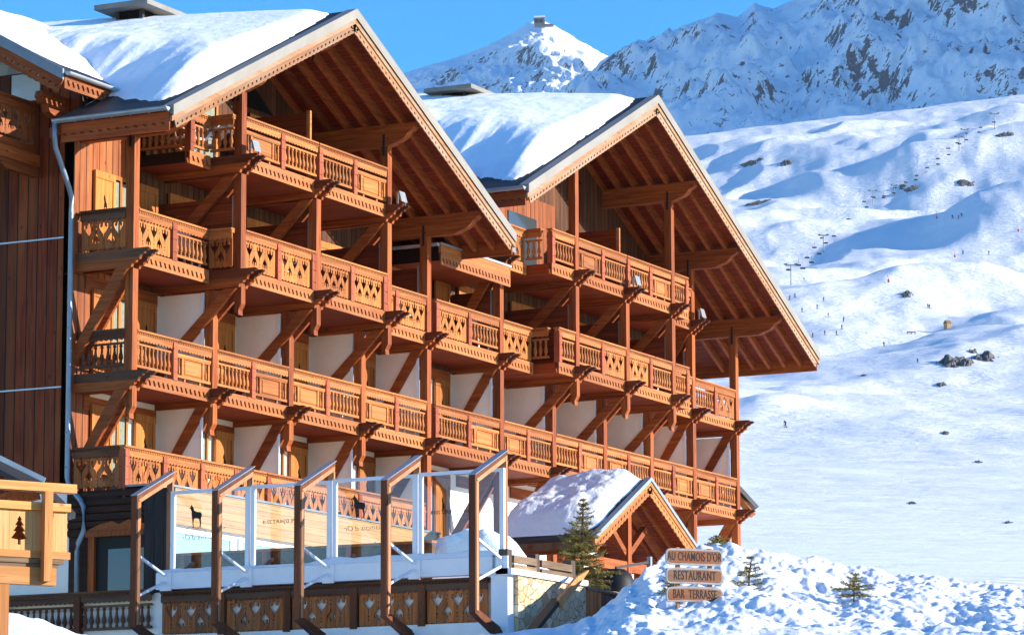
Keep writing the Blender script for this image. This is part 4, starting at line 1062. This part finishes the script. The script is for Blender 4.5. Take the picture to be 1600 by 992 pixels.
# long swells that throw the blue shade: (x, D, half width px, half length m, height m, skew)
SWELL = [(1500, 1640, 190, 90, 26, .25), (1330, 1600, 130, 60, 14, .2), (1440, 2080, 170, 90, 22, .3), (1580, 2130, 150, 110, 34, .3), (1230, 1850, 120, 90, 16, .2),
         (1200, 2600, 170, 80, 20, .1), (1380, 2500, 240, 70, 26, .15), (1530, 2720, 140, 90, 34, .2), (1150, 1330, 130, 50, 7, .2), (1500, 1225, 120, 40, 11, .1),
         (1540, 1120, 140, 50, 11, .1), (1200, 800, 60, 30, 4, .2), (1255, 960, 90, 40, 5, .3), (1400, 950, 200, 60, 4, .1), (1600, 1420, 160, 70, 14, .2), (1180, 1000, 80, 50, 4, .2)]
def far_z(x, D, fine=True):
    y = interp(PROF, D)
    if D > 2300: y -= .115*(x-1100)*sm(1900, 3000, D)
    z = CAM.z+D*el_t(y)
    wx = lat(x)*D
    f = sm(110, 500, D)
    if f > 0:
        big = sm(400, 1300, D)*(1-.75*sm(2850, 3000, D))
        up = 1+1.1*sm(1900, 2300, D)*(1-sm(2750, 2950, D))
        z += big*up*(12*noise.noise((wx/190+.35*D/190, D/240, 1))+6.5*noise.noise((wx/80+.2*D/80, D/140, 2))+2.5*(1-2*abs(noise.noise((wx/60-.3*D/60, D/110, 7)))))
        z += f*(.25+.75*sm(500, 1200, D))*(1.9*noise.noise((wx/34, D/60, 3))*(.4+.6*big)+(1.0*noise.noise((wx/17, D/34, 4))+.42*noise.noise((wx/8, D/19, 6)) if fine else 0))
        for sx, sD, hw, hl, h, sk in SWELL:
            u = (x-sx)/hw; q = (D-sD-sk*(x-sx))/hl
            if -2 < u < 4.2 and abs(q) < 2.4:
                # steep on the left, long on the right
                us = u*1.5 if u < -.3 else (u+.3)*.75-.45
                z += h*.55*gauss(us)*gauss(q)
    return z
NXF, NDF = 780, 820
D0, D1 = 84, 3300
def fp(i, j):
    x = -250+i*3050/(NXF-1); D = D0*(D1/D0)**(j/(NDF-1)); return W(x, D, far_z(x, D))
# the hotel stands on a levelled shelf: keep the ground low under it
def fp2(i, j):
    x = -250+i*3050/(NXF-1); D = D0*(D1/D0)**(j/(NDF-1)); z = far_z(x, D)
    if D < 118: z = min(z, -1.1+(z+1.1)*sm(88, 118, D))
    return W(x, D, z)
o = MB().grid(NXF, NDF, fp2).build('ski_slope', M['slope'], None, True, False); tag(o, 'broad snowy ski slopes rising behind the hotel', None, None, 'structure')

def hit(px, py):
    """where the line of sight through a surveyed point meets the slope"""
    e = el_t(py); last = None
    D = 130.0
    while D < 3000:
        z = far_z(px, D)
        if (z-CAM.z)/D >= e: return W(px, D, z), D
        D += max(2, D*.004)
    return W(px, D, far_z(px, D)), D

# ---- mountains
def mtn(name, label, sil, r0, r1, r2, ybase, x0, x1, nx, nr, amp, mat, seed, curve=1.4):
    def P(i, j):
        x = x0+(x1-x0)*i/(nx-1); r = r0+(r2-r0)*j/(nr-1)
        ys = sinterp_l(sil, x); zr = CAM.z+r1*el_t(ys); zb = CAM.z+r0*el_t(ybase if not callable(ybase) else ybase(x))
        wx = lat(x)*r1
        if r <= r1:
            t = (r-r0)/(r1-r0); z = zb+(zr-zb)*t**curve
            k = 4*t*(1-t)
        else:
            t = (r-r1)/(r2-r1); z = zr-(zr-zb)*.8*t; k = 4*t*(1-t)
        rid = lambda s, q: 1-2*abs(noise.noise((wx/s+.25*r/s, r/(s*1.9), q)))
        n = rid(260, seed)*.9+rid(120, seed+2)*.55+rid(55, seed+3)*.36+rid(25, seed+4)*.22+rid(12, seed+5)*.10+noise.noise((wx/12, r/12, seed))*.08
        z += amp*(n-.6)*(.12+.88*min(1, k*1.3))
        return W(x, r, z)
    o = MB().grid(nx, nr, P).build(name, M[mat], None, True, False)
    return tag(o, label, None, None, 'structure')
sinterp_l = interp
S1 = [(-200, 330), (300, 190), (560, 140), (600, 126), (640, 113), (700, 96), (725, 90), (760, 76), (800, 57), (820, 44), (832, 38), (850, 35), (868, 42), (885, 52), (920, 74), (950, 92), (972, 100), (985, 100), (1010, 92), (1060, 95), (1200, 140), (1500, 180)]
mtn('mountain_ridge', 'snowy pointed mountain with a summit station on its top', S1, 5000, 6400, 7600, lambda x: 345-.42*(max(x, 420)-620), -200, 1250, 560, 240, 34, 'mountain_far', 11, 1.1)
S2 = [(860, 190), (940, 116), (975, 103), (995, 95), (1015, 94), (1030, 74), (1045, 58), (1070, 48), (1090, 42), (1110, 33), (1130, 24), (1145, 28), (1160, 31), (1175, 20), (1188, 9), (1200, 14), (1216, 18), (1240, 8), (1262, 2), (1300, -14), (1400, -70), (1500, -150), (1600, -250), (1750, -430), (1900, -640), (2100, -900), (2400, -1000), (2900, -900)]
mtn('mountain_ridge', 'rocky mountainside at the top right, shaded by an added massif beyond the view', S2, 3350, 4500, 5600, lambda x: 262-.10*(x-1000)-620*sm(1640, 2300, x), 820, 2900, 560, 260, 46, 'mountain', 23, 1.15)  # high ridge past the right edge is added, unseen, to shade this face

# ---- boulders and outcrops sticking out of the snow
def rock(label, px, py, w_, h_, group=None, seed=0):
    P, D = hit(px, py); sc = D/F; hw = w_*.62; hd = max(5, h_*sc*3.2); H = h_*sc
    def fn(i, j):
        u = -1+2*i/35; q = -1+2*j/21
        x = px+u*hw; d = D+q*hd+hd*.35
        e = 1-(u*u+q*q)
        n = noise.noise((u*2.2+seed, q*1.6, seed*3.1))*.6+noise.noise((u*5+seed, q*4, 2))*.45+abs(noise.noise((u*10, q*9+seed, 4)))*.45
        return W(x, d, far_z(x, d)+H*min(.95, e*.75+n*.9-.42))
    o = MB().grid(36, 22, fn).build('rock', M['rock'], None, False, False)
    tag(o, label, 'rock', group); return o
rock('largest grey rock outcrop on the snowy knoll below the pale hut', 1493, 574, 62, 20, seed=1)
rock('grey rock next to the big outcrop on its uphill right', 1540, 566, 38, 14, seed=2)
rock('small rock right above the big grey outcrop', 1522, 556, 14, 7, seed=3)
rock('dark rock in the blue shaded hollow below the red pole', 1418, 467, 20, 9, seed=4)
for k, (x, y, w_, h_) in enumerate([(1470, 607, 14, 6), (1475, 681, 14, 5), (1526, 726, 13, 5), (1570, 820, 12, 5), (1420, 789, 12, 4), (1350, 590, 12, 3)]):
    rock('small low boulder poking out of the lower snow field', x, y, w_, h_, 'boulders on the lower snow field', 10+k)
for k, (x, y, w_, h_) in enumerate([(1180, 262, 34, 6), (1232, 262, 22, 7), (1432, 302, 26, 6), (1515, 296, 28, 6), (1580, 218, 26, 6), (1185, 323, 46, 5), (1415, 300, 12, 5)]):
    rock('dark jagged rock band showing through the upper piste snow', x, y, w_, h_, 'rock bands on the upper slope', 30+k)

# ---- chairlift
def pylon(px, py, h):
    P, D = hit(px, py); H = h*D/F
    t = thing('lift_pylon', 'steel chairlift pylon with a cross arm', 'pylon', tuple(P), None, (0, 0, math.atan2(RT_.y, RT_.x)))
    MB().tube([(0, 0, -1), (0, 0, H)], H*.035, 8, .6).build('mast', M['steel'], t)
    MB().box(-H*.26, H*.26, -.3, .3, H*.93, H*.985).build('cross_arm', M['steel'], t)
    for s_ in (-1, 1): MB().box(s_*H*.24-H*.08, s_*H*.24+H*.08, -.25, .25, H*.985, H*1.03).build('sheave_beam', M['metal_dark'], t)
    return t, P, H
PY = [(1238, 448, 34, 'tallest chairlift pylon, standing lowest beside the right gable'), (1290, 400, 28, 'second chairlift pylon up the slope from the right gable'), (1369, 329, 23, 'chairlift pylon on the sunny rim above the moguls'), (1403, 311, 17, 'chairlift pylon just above the one on the sunny rim'), (1507, 246, 24, 'chairlift pylon in the upper shade beside dark rocks'), (1516, 226, 22, 'chairlift pylon behind and above the one beside dark rocks'), (1564, 206, 26, 'uppermost chairlift pylon under the shaded cliffs')]
pyl = []
for x, y, h, lb in PY:
    t, P, H = pylon(x, y, h); t['label'] = lb; t['group'] = 'pylons of the chairlift'; pyl.append((P, H))
cb = MB()
for s_ in (-1, 1):
    for (P, H), (Q, K) in zip(pyl, pyl[1:]):
        a = P+RT_*(s_*H*.24)+Vector((0, 0, H*1.03)); b_ = Q+RT_*(s_*K*.24)+Vector((0, 0, K*1.03))
        cb.tube([a+(b_-a)*(k/8)-Vector((0, 0, 4*(k/8)*(1-k/8)*4)) for k in range(9)], .05, 4)
tag(cb.build('lift_cable', M['metal_dark']), 'thin twin cable running up between the chairlift pylons', 'cable')
ch0 = None
for s_ in (-1, 1):
    for n_, ((P, H), (Q, K)) in enumerate(zip(pyl, pyl[1:])):
        a = P+RT_*(s_*H*.24)+Vector((0, 0, H*1.03)); b_ = Q+RT_*(s_*K*.24)+Vector((0, 0, K*1.03))
        cnt = (4, 6, 2, 6, 1, 2)[n_]
        for k in range(cnt):
            t = (k+.5+.2*s_)/cnt; loc = a+(b_-a)*t-Vector((0, 0, 16*t*(1-t)))
            if ch0 is None:
                ch0 = thing('lift_chair', 'small dark chair hanging from the chairlift cable', 'chair', tuple(loc), 'chairs on the chairlift', (0, 0, math.atan2(RT_.y, RT_.x)))
                MB().box(-.05, .05, -.05, .05, -3, 0).build('hanger', M['metal_dark'], ch0)
                MB().box(-1.3, 1.3, -.3, .5, -3.6, -3.3).box(-1.3, 1.3, .4, .55, -3.3, -2.7).build('seat', M['metal_dark'], ch0)
            else:
                c = ch0.copy(); COL.objects.link(c); c.location = loc
                for q in ch0.children: z = q.copy(); COL.objects.link(z); z.parent = c
# first pair below the lowest pylon
# ---- skiers
def skier_mesh(lean, mat):
    """one skinned figure on skis: bent knees, forward lean, arms out to the poles"""
    me = bpy.data.meshes.new('person'); bm = bmesh.new()
    pts = {'pel': (0, 0, .85), 'che': (lean*.2, .12, 1.3), 'nec': (lean*.24, .16, 1.48), 'hed': (lean*.26, .19, 1.66),
           'kl': (-.17, .18, .5), 'al': (-.2, .0, .1), 'fl': (-.2, .18, .05), 'kr': (.17, .18, .5), 'ar': (.2, 0, .1), 'fr': (.2, .18, .05),
           'el': (-.34, .18, 1.12), 'hl': (-.36, .42, 1.02), 'er': (.34, .18, 1.12), 'hr': (.36, .42, 1.02), 'sl': (-.2+lean*.2, .12, 1.38), 'sr': (.2+lean*.2, .12, 1.38)}
    rad = {'pel': .17, 'che': .19, 'nec': .07, 'hed': .125, 'kl': .09, 'al': .075, 'fl': .06, 'kr': .09, 'ar': .075, 'fr': .06, 'el': .065, 'hl': .05, 'er': .065, 'hr': .05, 'sl': .09, 'sr': .09}
    V = {k: bm.verts.new(v_) for k, v_ in pts.items()}
    for a, b_ in (('pel', 'che'), ('che', 'nec'), ('nec', 'hed'), ('pel', 'kl'), ('kl', 'al'), ('al', 'fl'), ('pel', 'kr'), ('kr', 'ar'), ('ar', 'fr'), ('che', 'sl'), ('sl', 'el'), ('el', 'hl'), ('che', 'sr'), ('sr', 'er'), ('er', 'hr')):
        bm.edges.new((V[a], V[b_]))
    bm.verts.index_update(); keys = list(pts); bm.to_mesh(me); bm.free()
    o = bpy.data.objects.new('tmp', me); COL.objects.link(o)
    sk = o.modifiers.new('skin', 'SKIN')
    for i, k in enumerate(keys): me.skin_vertices[0].data[i].radius = (rad[k], rad[k]); me.skin_vertices[0].data[i].use_root = (k == 'pel')
    su = o.modifiers.new('sub', 'SUBSURF'); su.levels = su.render_levels = 1
    r = bpy.data.meshes.new_from_object(o.evaluated_get(bpy.context.evaluated_depsgraph_get())); bpy.data.objects.remove(o)
    r.materials.clear(); r.materials.append(M[mat]); r.name = 'person'; return r
SK = [skier_mesh(-.6, 'ski_dark'), skier_mesh(.5, 'ski_dark'), skier_mesh(.2, 'ski_red'), skier_mesh(-.2, 'ski_blue')]
skim = MB()
for x in (-.2, .2): skim.hexa([(x-.05, -.8, 0), (x+.05, -.8, 0), (x+.05, .8, 0), (x-.05, .8, 0)], [(x-.05, -.8, .04), (x+.05, -.8, .04), (x+.05, .8, .04), (x-.05, .8, .04)])
skim = skim.mesh('skis', M['ski_dark'])
polm = MB()
for x in (-.36, .36): polm.tube([(x, .42, 1.02), (x*1.25, .1, .02)], .015, 5)
polm = polm.mesh('pole', M['ski_dark'])
def skier(px, py, hpx, k, label, group=None):
    P, D = hit(px, py)
    s_ = hpx*D/F/1.75; s_ = max(.8, min(1.5, s_))
    o = link('person', SK[k % 4], None, tuple(P+Vector((0, 0, .03))), (0, 0, random.uniform(0, 6.28)), (s_, s_, s_)); tag(o, label, 'person', group)
    link('skis', skim, o); link('pole', polm, o)
skier(1226, 671, 12, 0, 'large lone skier in dark clothes on the low snow field beside the hotel')
skier(1382, 544, 8, 0, 'dark skier just below the shaded hollow')
skier(1434, 571, 0, 1, 'dark skier to the left of a pair under the shaded hollow')
for k, (x, y) in enumerate([(1236, 471), (1244, 468), (1288, 474), (1278, 487), (1255, 491), (1296, 497), (1319, 506), (1316, 519), (1290, 526), (1308, 526), (1270, 532), (1452, 488), (1455, 485)]):
    skier(x, y, 8, k, 'tiny skier scattered over the white lower piste', 'skiers on the lower piste')
for k, (x, y) in enumerate([(1509, 403), (1259, 442), (1494, 349), (1503, 348), (1508, 348), (1549, 404)]):
    skier(x, y, 7, k+1, 'tiny distant skier on the upper piste', 'skiers on the upper piste')
for px, py, lb in ((1391, 444, 'red padded piste pole above the shaded hollow'), (1496, 408, 'red padded piste pole beside the groomed run'), (1597, 371, 'red padded piste pole at the right edge of the view'), (1469, 346, 'red marker at the end of the bright groomed ledge')):
    P, D = hit(px, py); t = thing('piste_pole', lb, 'pole', tuple(P))
    MB().tube([(0, 0, -.3), (-.8, 0, 3.6)], .08, 6).build('pole', M['red'], t); MB().lathe(0, 0, [(.4, -.3), (.5, .5), (.45, 1.4), (.2, 1.6), (0, 1.6)], 8).build('padding', M['red'], t)
P, D = hit(1482, 518); hs = D/F
ht = thing('wooden_hut', 'tiny pale wooden hut on top of the snowy knoll', 'hut', tuple(P), None, (0, 0, .9))
MB().box(-5*hs, 5*hs, -4*hs, 4*hs, -1, 8*hs).build('wall', M['larch'], ht)
MB().prism([(-6*hs, 7.6*hs), (0, 12*hs), (6*hs, 7.6*hs), (6*hs, 8.4*hs), (0, 13*hs), (-6*hs, 8.4*hs)], 'y', -4.6*hs, 4.6*hs).build('roof', M['greywood_x'], ht)
MB().box(-1.4*hs, 1.4*hs, -4.15*hs, -4.01*hs, 0, 5*hs).build('door', M['beam_z'], ht)
P, D = hit(1425, 526); bs = D/F
br = thing('safety_barrier', 'small orange barrier on the piste near the pale hut', 'barrier', tuple(P), None, (0, 0, math.atan2(RT_.y, RT_.x)))
MB().box(-7*bs, 7*bs, -.1, .1, .6, 4*bs).build('net', M['red'], br)
for x in (-6, 0, 6): MB().box(x*bs-.15, x*bs+.15, .12, .3, -1, 4.4*bs).build('post', M['steel'], br)
# ---- summit station and gondolas
sp = at(845, 40, 6390); k = .78*6390/F
st = thing('summit_station', 'boxy cable-car station perched on the pointed summit', 'building', tuple(sp), None, (0, 0, math.atan2(RT_.y, RT_.x)))
M['station'] = plain('station_cladding', (120, 108, 104), .8, .2, var=.3, scale=.05)
MB().hexa([(-12*k, -8*k, -2*k), (8*k, -8*k, -4*k), (8*k, 8*k, -4*k), (-12*k, 8*k, -2*k)], [(-14*k, -9*k, 13*k), (8*k, -9*k, 14*k), (8*k, 9*k, 14*k), (-14*k, 9*k, 13*k)]).build('wall', M['station'], st)
MB().hexa([(-15*k, -10*k, 13*k), (9*k, -10*k, 14.2*k), (9*k, 10*k, 14.2*k), (-15*k, 10*k, 13*k)], [(-13*k, -9*k, 17*k), (8*k, -9*k, 18*k), (8*k, 9*k, 18*k), (-13*k, 9*k, 17*k)]).build('roof', M['white'], st)
MB().box(-12*k, -5*k, -9.3*k, -8.9*k, 3*k, 10*k).box(-3*k, 4*k, -9.3*k, -8.9*k, 3*k, 10*k).build('window', M['interior'], st)
MB().box(8.1*k, 26*k, -4*k, 4*k, -3*k, 2*k).build('platform', M['station'], st)
for px, py, D, lb in ((1220, 59, 3900, 'tiny dark cable-car cabin high before the left of the shaded face'), (1398, 139, 3600, 'tiny dark cable-car cabin low before the shaded snow gully')):
    P = at(px, py, D); t = thing('cable_car', lb, 'cable car', tuple(P)); q = D/F
    MB().lathe(0, 0, [(0, -3*q), (1.6*q, -2.6*q), (1.9*q, -1*q), (1.6*q, .8*q), (0, 1.1*q)], 10).build('cabin', M['metal_dark'], t); MB().box(-.2*q, .2*q, -.2*q, .2*q, 1.12*q, 4*q).build('hanger', M['metal_dark'], t)

# ---- clear cold air: far mountains pale towards blue
hz = NB('haze'); hz.t.nodes.remove(hz.b)
pv = hz.n('ShaderNodeVolumePrincipled'); pv.inputs['Density'].default_value = 2.4e-5; pv.inputs['Color'].default_value = (.62, .80, 1, 1); pv.inputs['Anisotropy'].default_value = .1
hz.l(pv.outputs[0], hz.t.nodes['Material Output'].inputs['Volume'])
tag(MB().box(-1500, 10500, -7000, 6500, -60, 2600).build('haze', hz.m), 'faint blue haze in front of the far mountains', None, None, 'stuff')

# ================================================================== SPRUCES
def spruce(name, label, P, h, rb, levels, seed, sparse=1.0, lean=0.0):
    rnd = random.Random(seed)
    t = thing(name, label, 'tree', tuple(P))
    MB().tube([(0, 0, -.4), (lean*.4, 0, h*.5), (lean, 0, h*.99)], .03+.018*h, 7, .15).build('trunk', M['bark'], t)
    m = MB(); tw = MB()
    for i in range(levels):
        f = (i+rnd.random()*.6)/levels; z = h*(.06+.93*f)
        R_ = rb*(1-f)**.85*(.75+.45*rnd.random())+.03
        nb = max(3, int((7-3*f)*sparse))
        for b_ in range(nb):
            a = 2*math.pi*(b_+rnd.random()*.8)/nb; r = R_*(.45+.75*rnd.random())
            d = Vector((math.cos(a), math.sin(a), 0)); ln = lean*(f**1.5)
            p0_ = Vector((ln, 0, z)); rise = rnd.uniform(.05, .35)*r; droop = -.35*r*(1-f)
            def pt_(s_): return p0_+d*(r*s_)+Vector((0, 0, rise*s_+droop*s_*s_+.22*r*s_**3))
            tw.tube([pt_(0), pt_(.5), pt_(1)], .006+.006*r, 4, .4)
            ns = max(3, int(r/.045))
            for s_ in range(ns):
                u = (s_+.5)/ns
                if u < .12: continue
                c = pt_(u); wdt = (.30*(1-u)+.10)*r*(.7+.5*rnd.random())
                for sd in (-1, 1):
                    side_ = Vector((-d.y, d.x, 0))*sd
                    e = c+side_*wdt+d*wdt*.8+Vector((0, 0, rnd.uniform(-.05, .05)*r-.1*wdt))
                    ax = (e-c); L_ = ax.length
                    if L_ < .01: continue
                    ax /= L_; nq = max(2, int(L_/.036))
                    for q in range(nq):
                        w_ = c+ax*(L_*(q+.5)/nq)
                        for _ in range(3):
                            v1 = Vector((rnd.gauss(0, 1), rnd.gauss(0, 1), rnd.gauss(.35, .8))).normalized()*.055+ax*.03
                            v2 = v1.cross(Vector((rnd.gauss(0, 1), rnd.gauss(0, 1), rnd.gauss(0, 1)))).normalized()*.009
                            m.add([w_-v2, w_+v2, w_+v1], [(0, 1, 2)])
    m.build('crown', M['needle'], t, False, False); tw.build('branch', M['bark'], t)
    return t
spruce('spruce_tree', 'bushy young spruce growing before the entrance porch', at(908, 925, 78), 2.15, .74, 26, 1, lean=.15)
spruce('spruce_tree', 'thin leaning spruce sapling on the snow bank right of the sign', at(1168, 928, 69), .78, .40, 8, 12, .62, .25)
spruce('spruce_tree', 'small spruce sapling farthest right on the snow bank', at(1333, 932, 69), .50, .40, 6, 13, .7, .16)
spruce('spruce_tree', 'tiny spruce tip peeping out from behind the sign boards', at(1048, 940, 68), .55, .3, 8, 4, .8)
spruce('spruce_bush', 'low green spruce twigs on the crest above the sign', at(1120, 868, 76.5), .45, .5, 8, 5, 1.0)
for o in S.objects:
    if o.parent is None and o.type in ('MESH', 'EMPTY') and 'kind' not in o: o['kind'] = 'thing'
